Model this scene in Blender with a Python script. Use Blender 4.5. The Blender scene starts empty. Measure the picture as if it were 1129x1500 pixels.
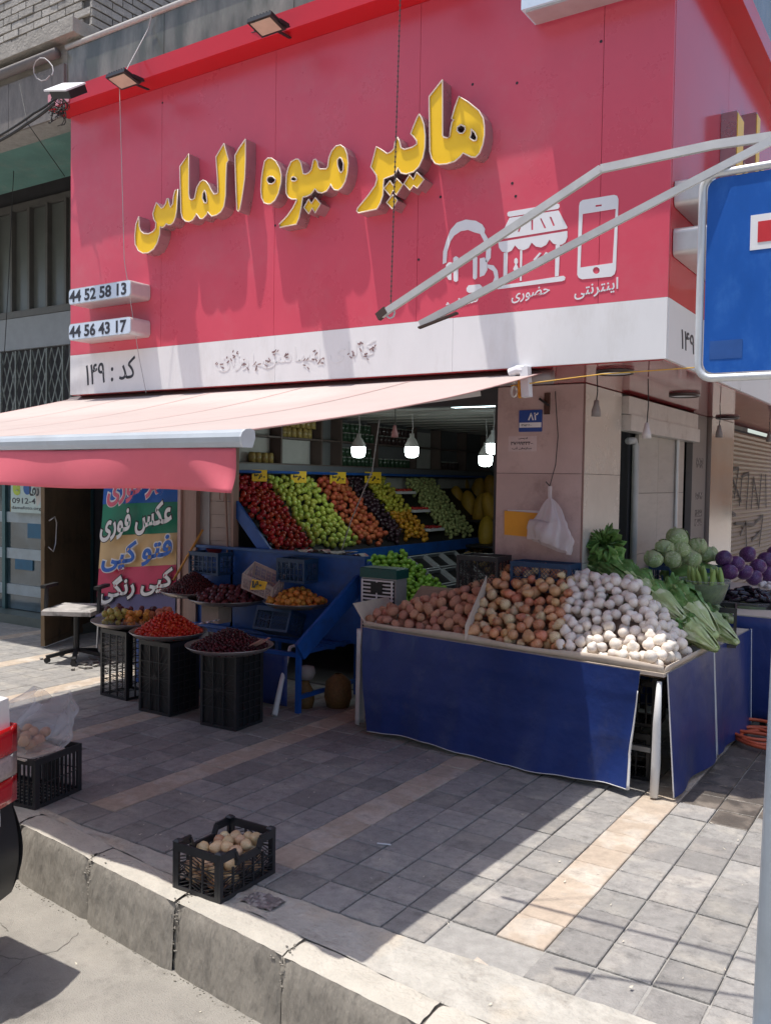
import bpy, math, random
from mathutils import Vector, Matrix
R = random.Random(7)
PI = math.pi
# ------------------------------------------------------------------ camera, world, sun, exposure
scn = bpy.context.scene
col = scn.collection
F, YAW, PIT, ROL, H = 1300.0, math.radians(33.05), math.radians(-2.09), math.radians(0.86), 1.8
_f = Vector((-math.sin(YAW)*math.cos(PIT), math.cos(YAW)*math.cos(PIT), math.sin(PIT)))
_r = Vector((math.cos(YAW), math.sin(YAW), 0)); _u = _r.cross(_f)
_r, _u = _r*math.cos(ROL)+_u*math.sin(ROL), -_r*math.sin(ROL)+_u*math.cos(ROL)
cam = bpy.data.cameras.new('camera'); co = bpy.data.objects.new('camera', cam); col.objects.link(co)
co.matrix_world = Matrix(((_r.x, _u.x, -_f.x, 0), (_r.y, _u.y, -_f.y, 0), (_r.z, _u.z, -_f.z, H), (0, 0, 0, 1)))
cam.sensor_fit = 'HORIZONTAL'; cam.sensor_width = 36; cam.lens = F/1129*36; cam.clip_end = 500; cam.clip_start = .05
scn.camera = co
SUN = Vector((.17, .165, -1)).normalized()
w = bpy.data.worlds.new('World'); scn.world = w; w.use_nodes = True
nt = w.node_tree; bg = nt.nodes['Background']; sky = nt.nodes.new('ShaderNodeTexSky')
sky.sky_type = 'NISHITA'; sky.sun_disc = False
sky.sun_elevation = math.asin(-SUN.z); sky.sun_rotation = math.atan2(-SUN.x, -SUN.y)
sky.air_density = 1.0; sky.dust_density = 2.2; sky.ozone_density = 1.0
bg.inputs[1].default_value = .15
nt.links.new(sky.outputs[0], bg.inputs[0])
sl = bpy.data.lights.new('sun', 'SUN'); so = bpy.data.objects.new('sun', sl); col.objects.link(so)
sl.energy = 3.6; sl.angle = math.radians(.53); sl.color = (1, .95, .88)
so.rotation_euler = SUN.to_track_quat('-Z', 'Y').to_euler()
scn.view_settings.view_transform = 'Standard'; scn.view_settings.look = 'None'
scn.view_settings.gamma = 1; scn.view_settings.use_curve_mapping = False
scn.view_settings.exposure = 0.45
scn.cycles.max_bounces = 8; scn.cycles.diffuse_bounces = 5; scn.cycles.transparent_max_bounces = 16
scn.cycles.use_denoising = True

# ------------------------------------------------------------------ measuring: where a sight line meets a real plane
def ray(x, y): return _f*F+_r*(x-564.5)-_u*(y-750.)
CP = Vector((0, 0, H))
def G(x, y, z=0.): d = ray(x, y); return CP+d*((z-H)/d.z)
def PY(x, y, Y): d = ray(x, y); return CP+d*(Y/d.y)
def PX(x, y, X): d = ray(x, y); return CP+d*(X/d.x)

# ------------------------------------------------------------------ materials
MATS = {}
def mat(name, c, rough=.6, metal=0., n=.12, ns=8., bump=0., bs=40., var=0., hue=0., c2=None, c2s=3., c2w=.0, spec=.5, emit=None, es=1., coat=0., alpha=1., trans=0., stretch=None, dirt=None, sss=0.):
    """colour c broken up by noise (n), optional second colour c2 in patches, per-object variation (var/hue), bump."""
    if name in MATS: return MATS[name]
    m = bpy.data.materials.new(name); m.use_nodes = True; t = m.node_tree; N = t.nodes; L = t.links
    b = N['Principled BSDF']; MATS[name] = m
    b.inputs['Roughness'].default_value = rough; b.inputs['Metallic'].default_value = metal
    b.inputs['Specular IOR Level'].default_value = spec
    if coat: b.inputs['Coat Weight'].default_value = coat; b.inputs['Coat Roughness'].default_value = .08
    tc = N.new('ShaderNodeTexCoord'); vec = tc.outputs['Object']
    if stretch:
        mp = N.new('ShaderNodeMapping'); mp.inputs['Scale'].default_value = stretch; L.new(vec, mp.inputs[0]); vec = mp.outputs[0]
    oi = N.new('ShaderNodeObjectInfo')
    if var or hue:
        ad = N.new('ShaderNodeVectorMath'); ad.operation = 'ADD'
        cm = N.new('ShaderNodeCombineXYZ'); ml = N.new('ShaderNodeMath'); ml.operation = 'MULTIPLY'; ml.inputs[1].default_value = 57.3
        L.new(oi.outputs['Random'], ml.inputs[0]); L.new(ml.outputs[0], cm.inputs[0]); L.new(vec, ad.inputs[0]); L.new(cm.outputs[0], ad.inputs[1]); vec = ad.outputs[0]
    nz = N.new('ShaderNodeTexNoise'); nz.inputs['Scale'].default_value = ns; nz.inputs['Detail'].default_value = 6; nz.inputs['Roughness'].default_value = .65
    L.new(vec, nz.inputs['Vector'])
    cur = None
    rgb = N.new('ShaderNodeRGB'); rgb.outputs[0].default_value = (*c, 1); cur = rgb.outputs[0]
    if c2:
        n2 = N.new('ShaderNodeTexNoise'); n2.inputs['Scale'].default_value = c2s; n2.inputs['Detail'].default_value = 5; L.new(vec, n2.inputs['Vector'])
        rp = N.new('ShaderNodeMapRange'); rp.inputs[1].default_value = .5-c2w; rp.inputs[2].default_value = .62-c2w*.6; L.new(n2.outputs['Fac'], rp.inputs[0])
        mx = N.new('ShaderNodeMix'); mx.data_type = 'RGBA'; mx.inputs[7].default_value = (*c2, 1); L.new(rp.outputs[0], mx.inputs[0]); L.new(cur, mx.inputs[6]); cur = mx.outputs[2]
    if dirt:   # dirt = (colour, amount, scale): fine speckle / stains
        n3 = N.new('ShaderNodeTexNoise'); n3.inputs['Scale'].default_value = dirt[2]; n3.inputs['Detail'].default_value = 9; n3.inputs['Roughness'].default_value = .75; L.new(vec, n3.inputs['Vector'])
        rp = N.new('ShaderNodeMapRange'); rp.inputs[1].default_value = .52; rp.inputs[2].default_value = .74; rp.inputs[4].default_value = dirt[1]; L.new(n3.outputs['Fac'], rp.inputs[0])
        mx = N.new('ShaderNodeMix'); mx.data_type = 'RGBA'; mx.inputs[7].default_value = (*dirt[0], 1); L.new(rp.outputs[0], mx.inputs[0]); L.new(cur, mx.inputs[6]); cur = mx.outputs[2]
    hs = N.new('ShaderNodeHueSaturation'); L.new(cur, hs.inputs['Color'])
    mr = N.new('ShaderNodeMapRange'); mr.inputs[1].default_value = .25; mr.inputs[2].default_value = .75; mr.inputs[3].default_value = 1-n; mr.inputs[4].default_value = 1+n
    L.new(nz.outputs['Fac'], mr.inputs[0]); val = mr.outputs[0]
    if var:
        v2 = N.new('ShaderNodeMapRange'); v2.inputs[3].default_value = 1-var; v2.inputs[4].default_value = 1+var; L.new(oi.outputs['Random'], v2.inputs[0])
        mm = N.new('ShaderNodeMath'); mm.operation = 'MULTIPLY'; L.new(val, mm.inputs[0]); L.new(v2.outputs[0], mm.inputs[1]); val = mm.outputs[0]
    L.new(val, hs.inputs['Value'])
    if hue:
        fr = N.new('ShaderNodeMath'); fr.operation = 'MULTIPLY'; fr.inputs[1].default_value = 7.77; L.new(oi.outputs['Random'], fr.inputs[0])
        f2 = N.new('ShaderNodeMath'); f2.operation = 'FRACT'; L.new(fr.outputs[0], f2.inputs[0])
        h2 = N.new('ShaderNodeMapRange'); h2.inputs[3].default_value = .5-hue; h2.inputs[4].default_value = .5+hue; L.new(f2.outputs[0], h2.inputs[0]); L.new(h2.outputs[0], hs.inputs['Hue'])
    L.new(hs.outputs[0], b.inputs['Base Color'])
    rr = N.new('ShaderNodeMapRange'); rr.inputs[3].default_value = max(0, rough-.08); rr.inputs[4].default_value = min(1, rough+.1); L.new(nz.outputs['Fac'], rr.inputs[0]); L.new(rr.outputs[0], b.inputs['Roughness'])
    if bump:
        nb = N.new('ShaderNodeTexNoise'); nb.inputs['Scale'].default_value = bs; nb.inputs['Detail'].default_value = 7; L.new(vec, nb.inputs['Vector'])
        bp = N.new('ShaderNodeBump'); bp.inputs['Strength'].default_value = min(1, bump); bp.inputs['Distance'].default_value = .01*max(1, bump); L.new(nb.outputs['Fac'], bp.inputs['Height']); L.new(bp.outputs[0], b.inputs['Normal'])
    if emit: b.inputs['Emission Color'].default_value = (*emit, 1); b.inputs['Emission Strength'].default_value = es
    if alpha < 1: b.inputs['Alpha'].default_value = alpha
    if trans: b.inputs['Transmission Weight'].default_value = trans
    if sss: b.inputs['Subsurface Weight'].default_value = sss; b.inputs['Subsurface Radius'].default_value = (.02, .01, .005)
    return m

red = mat('sign_red', (.68, .085, .132), .28, n=.05, ns=2, spec=.55, dirt=((.62, .22, .24), .35, 1.1), bump=.012, bs=3)
lipred = mat('lip_red', (.6, .012, .02), .22, n=.04, ns=2)
soffred = mat('soffit_red', (.42, .03, .04), .12, n=.06, ns=3, coat=.5)
white_p = mat('band_white', (.84, .83, .83), .3, n=.05, ns=3, dirt=((.5, .45, .4), .4, 1.6), stretch=(1, 1, .35))
alu = mat('aluminium', (.66, .65, .63), .42, .45, n=.08, ns=12)
alud = mat('aluminium_dull', (.6, .6, .6), .45, .6, n=.12, ns=6)
yel = mat('letter_yellow', (.97, .6, .015), .3, n=.06, ns=5)
rimc = mat('letter_rim', (.85, .72, .6), .35, n=.03)
retn = mat('letter_return', (.5, .42, .43), .28, .75, n=.15, ns=6)
black = mat('black', (.015, .015, .017), .5, n=.2)
darkgap = mat('dark_gap', (.02, .018, .017), .8, n=.2)
print_dark = mat('print_dark', (.035, .035, .045), .5, n=.1)
print_white = mat('print_white', (.78, .78, .8), .4, n=.04)
signblue = mat('sign_blue', (.012, .1, .42), .3, n=.14, ns=7, dirt=((.05, .18, .5), .5, 14), stretch=(1, 1, .5))
signgrey = mat('sign_grey_back', (.55, .57, .6), .45, .3, n=.1)
pole_m = mat('pole_grey', (.42, .5, .6), .4, .15, n=.1, ns=9)
paver_m = mat('paver', (.285, .275, .26), .8, n=.2, ns=22, bump=.8, bs=90, var=.17, hue=.01, dirt=((.11, .105, .1), .8, 9), c2=(.35, .33, .3), c2s=5)
strip_m = mat('paver_beige', (.46, .38, .3), .8, n=.2, ns=18, bump=.5, bs=80, var=.06, c2=(.6, .54, .46), c2s=5, dirt=((.25, .21, .18), .9, 5))
paver_wet_shade = mat('paver_grime_and_shade', (.1, .085, .07), .45, n=.3, ns=14, bump=.6, bs=60, var=.2, dirt=((.03, .025, .02), .8, 7), c2=(.2, .17, .14), c2s=6)  # wet grime; shade at the stall corner is also put into this colour
mortar = mat('mortar', (.33, .32, .3), .95, n=.2, ns=20, bump=.6, bs=120)
conc = mat('concrete', (.36, .345, .31), .9, n=.18, ns=7, bump=1.2, bs=45, var=.05, dirt=((.16, .15, .14), .6, 5))
conc_l = mat('concrete_light', (.44, .42, .375), .92, n=.2, ns=9, bump=1.4, bs=35, dirt=((.2, .18, .16), .7, 6), c2=(.5, .43, .33), c2s=1.7)
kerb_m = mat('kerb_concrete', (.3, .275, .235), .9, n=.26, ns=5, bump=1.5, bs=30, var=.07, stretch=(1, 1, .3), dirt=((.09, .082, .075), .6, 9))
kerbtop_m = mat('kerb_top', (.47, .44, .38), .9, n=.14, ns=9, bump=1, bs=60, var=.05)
road_m = mat('road', (.33, .31, .275), .9, n=.2, ns=3, bump=1, bs=140, dirt=((.14, .13, .115), .7, 4), c2=(.4, .37, .32), c2s=1.3)
awn_top = mat('awning_cream', (.44, .37, .345), .85, n=.05, ns=2, dirt=((.38, .3, .27), .5, 1.6), c2=(.52, .43, .4), c2s=.8)
awn_red = mat('awning_red', (.52, .05, .075), .85, n=.1, ns=3)
val_m = mat('valance_pink', (.66, .13, .17), .85, n=.08, ns=3, dirt=((.7, .3, .3), .4, 2))
tube_m = mat('tube_white', (.4, .44, .48), .4, n=.1, ns=4, dirt=((.35, .33, .33), .5, 5))
marble = mat('green_marble', (.085, .09, .068), .2, n=.4, ns=3, c2=(.17, .17, .14), c2s=5, c2w=.05, dirt=((.3, .28, .24), .4, 3), stretch=(1, 1, .3), var=.2)
grey_st = mat('grey_stone', (.2, .18, .165), .7, n=.3, ns=14, bump=.5, bs=60, stretch=(1, 1, .4), dirt=((.07, .06, .06), .6, 3))
brick_m = mat('pale_brick', (.42, .39, .35), .9, n=.2, ns=18, bump=.9, bs=60, var=.16, dirt=((.1, .085, .075), .75, 7))
brick_j = mat('brick_joint', (.12, .11, .1), .95, n=.3, ns=20)
teal = mat('teal_paint', (.13, .27, .24), .6, n=.2, ns=3, dirt=((.3, .3, .27), .5, 4), bump=.3)
glass_d = mat('window_glass', (.13, .14, .13), .3, n=.15, ns=2, spec=.8)
winframe = mat('window_frame', (.16, .155, .145), .5, .3, n=.15)
grille = mat('gate_iron', (.26, .28, .26), .5, .5, n=.3, ns=20)
pink_st = mat('pink_stone', (.52, .385, .365), .35, n=.1, ns=4, c2=(.58, .44, .42), c2s=1.3, dirt=((.2, .12, .1), .55, 3.3), bump=.05, var=.05)
cream_st = mat('cream_stone', (.6, .555, .5), .25, n=.08, ns=4, dirt=((.3, .24, .2), .5, 4), var=.05)
shop_wall = mat('shop_wall', (.3, .3, .3), .8, n=.15, ns=3)
shop_dark = mat('shop_dark', (.05, .05, .055), .8, n=.2)
ceil_m = mat('ceiling', (.34, .33, .31), .6, n=.12, ns=2)
blue_f = mat('blue_paint', (.01, .085, .36), .42, n=.25, ns=6, dirt=((.02, .05, .13), .7, 8))
skirt_m = mat('blue_vinyl', (.014, .036, .17), .38, n=.25, ns=1.5, dirt=((.07, .085, .17), .7, 2.4), bump=2.2, bs=2.6, spec=.45)
skirt_b = mat('vinyl_back', (.66, .66, .66), .6, n=.1, ns=5)
cardb = mat('cardboard', (.6, .52, .44), .85, n=.12, ns=6)
crate_k = mat('crate_black', (.022, .023, .027), .36, n=.25, ns=12)
crate_b = mat('crate_blue', (.015, .05, .12), .45, n=.2)
crate_w = mat('crate_white', (.6, .5, .48), .5, n=.1)
steel = mat('tray_steel', (.42, .38, .37), .35, .8, n=.2, ns=8)
tag_y = mat('tag_yellow', (.85, .55, .02), .6, n=.05)
orange_f = mat('orange_folder', (.8, .36, .03), .5, n=.08)
door_m = mat('door_brown', (.21, .15, .09), .5, .3, n=.3, ns=3, dirt=((.035, .03, .025), .8, 5), stretch=(1, 1, .5))
wood = mat('wood_post', (.32, .21, .17), .6, n=.2, ns=4, stretch=(4, 4, .4))
panelw = mat('blind_panel', (.36, .3, .26), .7, n=.15, ns=2, stretch=(1, 1, 4))

def fruit(name, c, rough=.4, **k): return mat(name, c, rough, **({'n': .18, 'ns': 14, 'var': .14, 'hue': .012}|k))
F_POT = fruit('potato', (.66, .36, .24), .75, c2=(.52, .24, .15), c2s=9, bump=.5, bs=70, var=.16)
F_RON = [fruit('onion_red', (.52, .17, .09), .35, c2=(.72, .48, .26), c2s=14, var=.2), fruit('onion_pale', (.74, .62, .38), .4, c2=(.45, .22, .12), c2s=12, var=.15), fruit('onion_tan', (.62, .33, .16), .4, c2=(.62, .45, .26), c2s=14, var=.2)]
F_WON = fruit('onion_white', (.84, .77, .69), .38, c2=(.68, .56, .45), c2s=16, c2w=-.06, var=.12, dirt=((.4, .3, .2), .5, 30))
F_APL = fruit('apple_green', (.42, .52, .07), .32, var=.16, hue=.02, c2=(.55, .56, .16), c2s=20)
F_TOM = fruit('tomato', (.4, .03, .025), .25, var=.25, hue=.015)
F_PEA = fruit('nectarine', (.5, .09, .045), .5, c2=(.55, .2, .06), c2s=14, var=.2)
F_DRK = fruit('dark_plum', (.045, .02, .03), .35, var=.3)
F_LEM = fruit('yellow_plum', (.45, .42, .05), .4, var=.2, hue=.02)
F_ORG = fruit('orange_fruit', (.55, .26, .02), .45, var=.15)
F_LIM = fruit('lime', (.22, .4, .05), .35, var=.2, hue=.015)
F_MEL = fruit('melon', (.45, .27, .03), .5, var=.15, ns=6, bump=.3)
F_PLM = fruit('plum', (.1, .022, .03), .4, c2=(.2, .06, .06), c2s=16, var=.3)
F_APR = fruit('apricot', (.72, .34, .06), .5, c2=(.65, .22, .05), c2s=14, var=.12)
F_CHR = fruit('red_cherry', (.6, .03, .015), .22, c2=(.75, .12, .04), c2s=25, var=0, hue=0)
F_CHD = fruit('dark_cherry', (.05, .008, .015), .18, c2=(.12, .01, .02), c2s=25, var=0, hue=0)
F_MUL = fruit('mulberry', (.1, .012, .014), .35, c2=(.03, .005, .01), c2s=40, var=0, hue=0)
F_CAB = fruit('cabbage', (.46, .56, .28), .5, c2=(.52, .56, .36), c2s=7, bump=.6, bs=18, var=.1)
F_PCB = fruit('purple_cabbage', (.07, .022, .1), .35, c2=(.14, .06, .18), c2s=7, var=.2)
F_EGG = fruit('eggplant', (.012, .008, .018), .18, var=.2)
F_CAR = fruit('carrot', (.72, .16, .03), .5, var=.12)
F_CUC = fruit('squash_green', (.25, .36, .1), .45, var=.2)
F_GAR = fruit('garlic', (.62, .58, .58), .5, var=.1)

def plastic(name, c, al):
    if name in MATS: return MATS[name]
    m = bpy.data.materials.new(name); m.use_nodes = True; t = m.node_tree; N = t.nodes; L = t.links; MATS[name] = m
    b = N['Principled BSDF']; b.inputs['Base Color'].default_value = (*c, 1); b.inputs['Roughness'].default_value = .22
    tb = N.new('ShaderNodeBsdfTransparent'); tl = N.new('ShaderNodeBsdfTranslucent'); tl.inputs[0].default_value = (*c, 1)
    m1 = N.new('ShaderNodeMixShader'); m1.inputs[0].default_value = .4; L.new(b.outputs[0], m1.inputs[1]); L.new(tl.outputs[0], m1.inputs[2])
    fr = N.new('ShaderNodeLayerWeight'); fr.inputs[0].default_value = .35
    mr = N.new('ShaderNodeMapRange'); mr.inputs[3].default_value = al; mr.inputs[4].default_value = min(1, al+.42); L.new(fr.outputs['Facing'], mr.inputs[0])
    m2 = N.new('ShaderNodeMixShader'); L.new(mr.outputs[0], m2.inputs[0]); L.new(tb.outputs[0], m2.inputs[1]); L.new(m1.outputs[0], m2.inputs[2]); L.new(m2.outputs[0], N['Material Output'].inputs[0])
    return m
bag_clear = plastic('bag_clear', (.7, .71, .75), .08)
bag_mid = plastic('bag_mid', (.78, .78, .82), .16)
bag_white = plastic('bag_white', (.8, .74, .76), .8)

# ------------------------------------------------------------------ mesh builder
class MB:
    def __init__(s): s.v = []; s.f = []; s.m = []; s.ci = 0
    def add(s, vs, fs):
        o = len(s.v); s.v += [tuple(v) for v in vs]; s.f += [tuple(i+o for i in f) for f in fs]; s.m += [s.ci]*len(fs); return s
    def box(s, x0, x1, y0, y1, z0, z1):
        return s.add([(x0, y0, z0), (x1, y0, z0), (x1, y1, z0), (x0, y1, z0), (x0, y0, z1), (x1, y0, z1), (x1, y1, z1), (x0, y1, z1)],
                     [(0, 3, 2, 1), (4, 5, 6, 7), (0, 1, 5, 4), (1, 2, 6, 5), (2, 3, 7, 6), (3, 0, 4, 7)])
    def bbox(s, x0, x1, y0, y1, z0, z1, b=.004):   # box with chamfered top edges
        X = (x0, x1); Y = (y0, y1)
        v = [(x0, y0, z0), (x1, y0, z0), (x1, y1, z0), (x0, y1, z0), (x0, y0, z1-b), (x1, y0, z1-b), (x1, y1, z1-b), (x0, y1, z1-b),
             (x0+b, y0+b, z1), (x1-b, y0+b, z1), (x1-b, y1-b, z1), (x0+b, y1-b, z1)]
        return s.add(v, [(0, 3, 2, 1), (8, 9, 10, 11), (0, 1, 5, 4), (1, 2, 6, 5), (2, 3, 7, 6), (3, 0, 4, 7), (4, 5, 9, 8), (5, 6, 10, 9), (6, 7, 11, 10), (7, 4, 8, 11)])
    def bar(s, a, b, w, h=None, up=(0, 0, 1)):   # rectangular bar a->b
        a = Vector(a); b = Vector(b); h = h or w; d = (b-a).normalized(); up = Vector(up)
        if abs(d.dot(up)) > .98: up = Vector((1, 0, 0))
        x = d.cross(up).normalized()*w/2; y = x.cross(d).normalized()*h/2
        v = [p+q for p in (a, b) for q in (-x-y, x-y, x+y, -x+y)]
        return s.add(v, [(0, 3, 2, 1), (4, 5, 6, 7), (0, 1, 5, 4), (1, 2, 6, 5), (2, 3, 7, 6), (3, 0, 4, 7)])
    def tube(s, pts, r, n=8, cap=True):
        pts = [Vector(p) for p in pts]; k = len(pts); rs = r if isinstance(r, (list, tuple)) else [r]*k; vs = []; fs = []
        ref = Vector((0, 0, 1))
        for i, p in enumerate(pts):
            d = (pts[min(i+1, k-1)]-pts[max(i-1, 0)]).normalized()
            if abs(d.dot(ref)) > .95: ref = Vector((1, 0, 0)) if abs(d.x) < .9 else Vector((0, 1, 0))
            x = d.cross(ref).normalized(); y = d.cross(x).normalized(); ref = -y if (-y).dot(ref) > 0 else y
            for j in range(n):
                a = 2*PI*j/n; vs.append(p+(x*math.cos(a)+y*math.sin(a))*rs[i])
        for i in range(k-1):
            for j in range(n): fs.append((i*n+j, i*n+(j+1) % n, (i+1)*n+(j+1) % n, (i+1)*n+j))
        if cap: fs.append(tuple(range(n-1, -1, -1))); fs.append(tuple((k-1)*n+j for j in range(n)))
        return s.add(vs, fs)
    def lathe(s, prof, n=24, c=(0, 0, 0), wob=0):
        vs = []; fs = []
        for r, z in prof:
            for j in range(n):
                a = 2*PI*j/n; q = r*(1+wob*R.uniform(-1, 1)); vs.append((c[0]+q*math.cos(a), c[1]+q*math.sin(a), c[2]+z))
        for i in range(len(prof)-1):
            for j in range(n): fs.append((i*n+j, i*n+(j+1) % n, (i+1)*n+(j+1) % n, (i+1)*n+j))
        return s.add(vs, fs)
    def sphere(s, c, r, nu=8, nv=6, sq=(1, 1, 1)):
        vs = [(c[0], c[1], c[2]+r*sq[2])]; fs = []
        for i in range(1, nv):
            t = PI*i/nv
            for j in range(nu):
                a = 2*PI*j/nu; vs.append((c[0]+r*sq[0]*math.sin(t)*math.cos(a), c[1]+r*sq[1]*math.sin(t)*math.sin(a), c[2]+r*sq[2]*math.cos(t)))
        vs.append((c[0], c[1], c[2]-r*sq[2])); e = len(vs)-1
        for j in range(nu): fs.append((0, 1+j, 1+(j+1) % nu)); fs.append((e, 1+(nv-2)*nu+(j+1) % nu, 1+(nv-2)*nu+j))
        for i in range(nv-2):
            for j in range(nu): fs.append((1+i*nu+j, 1+(i+1)*nu+j, 1+(i+1)*nu+(j+1) % nu, 1+i*nu+(j+1) % nu))
        return s.add(vs, fs)
    def grid(s, fn, nu, nv):
        vs = [fn(i/nu, j/nv) for j in range(nv+1) for i in range(nu+1)]
        return s.add(vs, [(j*(nu+1)+i, j*(nu+1)+i+1, (j+1)*(nu+1)+i+1, (j+1)*(nu+1)+i) for j in range(nv) for i in range(nu)])
    def mesh(s, name, mats, smooth=False):
        me = bpy.data.meshes.new(name); me.from_pydata(s.v, [], s.f)
        for m in (mats if isinstance(mats, (list, tuple)) else [mats]): me.materials.append(m)
        if any(s.m): me.polygons.foreach_set('material_index', s.m)
        if smooth: me.polygons.foreach_set('use_smooth', [True]*len(s.f))
        me.update(); return me
    def build(s, name, mats, parent=None, smooth=False, loc=None, solid=0):
        o = bpy.data.objects.new(name, s.mesh(name, mats, smooth)); col.objects.link(o)
        if parent: o.parent = parent
        if loc: o.location = loc
        if solid: md = o.modifiers.new('t', 'SOLIDIFY'); md.thickness = solid; md.offset = 0
        return o
def link(name, me, parent=None, loc=None, rot=None, scale=None):
    o = bpy.data.objects.new(name, me); col.objects.link(o)
    if parent: o.parent = parent
    if loc is not None: o.location = loc
    if rot is not None: o.rotation_euler = rot
    if scale is not None: o.scale = scale if hasattr(scale, '__len__') else (scale,)*3
    return o
def tag(o, label=None, cat=None, group=None, kind=None):
    if label: o['label'] = label
    if cat: o['category'] = cat
    if group: o['group'] = group
    if kind: o['kind'] = kind
    return o
def thing(name, loc, label, cat, group=None, rz=0):
    o = bpy.data.objects.new(name, None); col.objects.link(o); o.location = loc; o.rotation_euler = (0, 0, rz); o.empty_display_size = .1
    return tag(o, label, cat, group)
def struct(o): o['kind'] = 'structure'; return o
def dup(root, loc, rz=None, label=None, rot=None, scale=None):
    r = root.copy(); col.objects.link(r); r.location = loc
    if rz is not None: r.rotation_euler = (0, 0, rz)
    if rot is not None: r.rotation_euler = rot
    if scale: r.scale = (scale,)*3
    if label: r['label'] = label
    for ch in root.children:
        c = ch.copy(); col.objects.link(c); c.parent = r
        for g in ch.children:
            d = g.copy(); col.objects.link(d); d.parent = c
    return r

# ------------------------------------------------------------------ lettering: Arabic letters in their joined forms
AR = {'ا': (0xFE8D, 2), 'آ': (0xFE81, 2), 'ب': (0xFE8F, 4), 'پ': (0xFB56, 4), 'ت': (0xFE95, 4), 'ج': (0xFE9D, 4), 'ح': (0xFEA1, 4), 'د': (0xFEA9, 2),
      'ر': (0xFEAD, 2), 'ز': (0xFEAF, 2), 'س': (0xFEB1, 4), 'ش': (0xFEB5, 4), 'ض': (0xFEBD, 4), 'ظ': (0xFEC5, 4), 'ع': (0xFEC9, 4), 'ف': (0xFED1, 4), 'ک': (0xFB8E, 4), 'گ': (0xFB92, 4),
      'ل': (0xFEDD, 4), 'م': (0xFEE1, 4), 'ن': (0xFEE5, 4), 'و': (0xFEED, 2), 'ه': (0xFEE9, 4), 'ی': (0xFBFC, 4), 'ق': (0xFED5, 4)}
def shape(s):
    out = []
    for i, c in enumerate(s):
        if c not in AR: out.append(c); continue
        base, n = AR[c]
        prev = i > 0 and s[i-1] in AR and AR[s[i-1]][1] == 4
        nxt = n == 4 and i+1 < len(s) and s[i+1] in AR
        # presentation order: isolated, final, initial, medial
        out.append(chr(base+(3 if prev and nxt else 2 if nxt else 1 if prev else 0)))
    r = ''.join(out)[::-1]
    # digit runs read left to right
    res = ''; run = ''
    for c in r:
        if c in '۰۱۲۳۴۵۶۷۸۹0123456789': run = c+run
        else: res += run+c; run = ''
    return res+run
def curve_mesh(cu, name, m):
    o = bpy.data.objects.new('tmp', cu); col.objects.link(o)
    dg = bpy.context.evaluated_depsgraph_get(); me = bpy.data.meshes.new_from_object(o.evaluated_get(dg))
    bpy.data.objects.remove(o); me.name = name; me.materials.clear(); me.materials.append(m); return me
def text(s, origin, right, up, height, m, parent=None, name='lettering', bold=0., width=None, depth=.0015, shear=0, rtl=None):
    """lettering whose lower left corner is at origin; height/width scale the bounding box"""
    rtl = any(c in AR for c in s) if rtl is None else rtl
    cu = bpy.data.curves.new('t', 'FONT'); cu.body = shape(s) if rtl else s; cu.offset = bold; cu.extrude = .01; cu.resolution_u = 3; cu.shear = shear
    me = curve_mesh(cu, name, m)
    xs = [v.co.x for v in me.vertices]; ys = [v.co.y for v in me.vertices]; zs = [v.co.z for v in me.vertices]
    x0, y0 = min(xs), min(ys); k = height/(max(ys)-y0); kx = width/(max(xs)-x0) if width else k
    rt = Vector(right).normalized(); up = Vector(up).normalized(); nn = rt.cross(up); og = Vector(origin)
    for v in me.vertices:
        v.co = og+rt*((v.co.x-x0)*kx)+up*((v.co.y-y0)*k)+nn*(depth if v.co.z > 0 else 0)
    return link(name, me, parent)
def plate2d(polys, name, m, parent, y, front=.003, to=None):
    """flat pieces on a plane Y=y from 2D outlines [(X,Z)...]; first outlines and holes are filled even-odd"""
    cu = bpy.data.curves.new('p', 'CURVE'); cu.dimensions = '2D'; cu.fill_mode = 'BOTH'; cu.extrude = front/2
    for P in polys:
        sp = cu.splines.new('POLY'); sp.points.add(len(P)-1)
        for q, (a, b) in zip(sp.points, P): q.co = (a, b, 0, 1)
        sp.use_cyclic_u = True
    me = curve_mesh(cu, name, m)
    for v in me.vertices: v.co = (v.co.x, y-front/2-v.co.z, v.co.y)
    return link(name, me, parent)
def smooth_poly(P, it=1):
    for _ in range(it):
        Q = []
        for i, p in enumerate(P):
            q = P[(i+1) % len(P)]; l = math.hypot(q[0]-p[0], q[1]-p[1])
            Q.append((p[0]*.8+q[0]*.2, p[1]*.8+q[1]*.2)); Q.append((p[0]*.2+q[0]*.8, p[1]*.2+q[1]*.8))
        P = Q
    return P

YS, YP, XS, XP, ZB = 4.95, 5.85, -1.395, -2.19, 2.49
ZW, ZT = 2.826, 4.85
XL = -6.48
# ================================================================== GROUND
g = MB(); g.box(-60, 60, -40, 60, -.5, -.30); struct(g.build('road', road_m))
def kerbY(x): return 2.555+(-2.09-x)*.108
# pavement bed (mortar) with a slab following the kerb line
m = MB()
pts = [(x, kerbY(x)+.14) for x in (-12, -9, -7, -5, -4, -3, -2, -1, 0, 1.2)]
n = len(pts); vs = []
for x, y in pts: vs += [(x, y, -.012), (x, 30, -.012), (x, y, -.4), (x, 30, -.4)]
fs = []
for i in range(n-1): a, b = i*4, i*4+4; fs += [(a, b, b+1, a+1), (a+2, a, b, b+2)[::-1]]
m.add(vs, fs); m.box(-40, -12.001, 3.8, 30, -.4, -.012); m.box(1.2, 30, 2.3, 30, -.4, -.012)
pv = struct(m.build('pavement', mortar))
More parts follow.
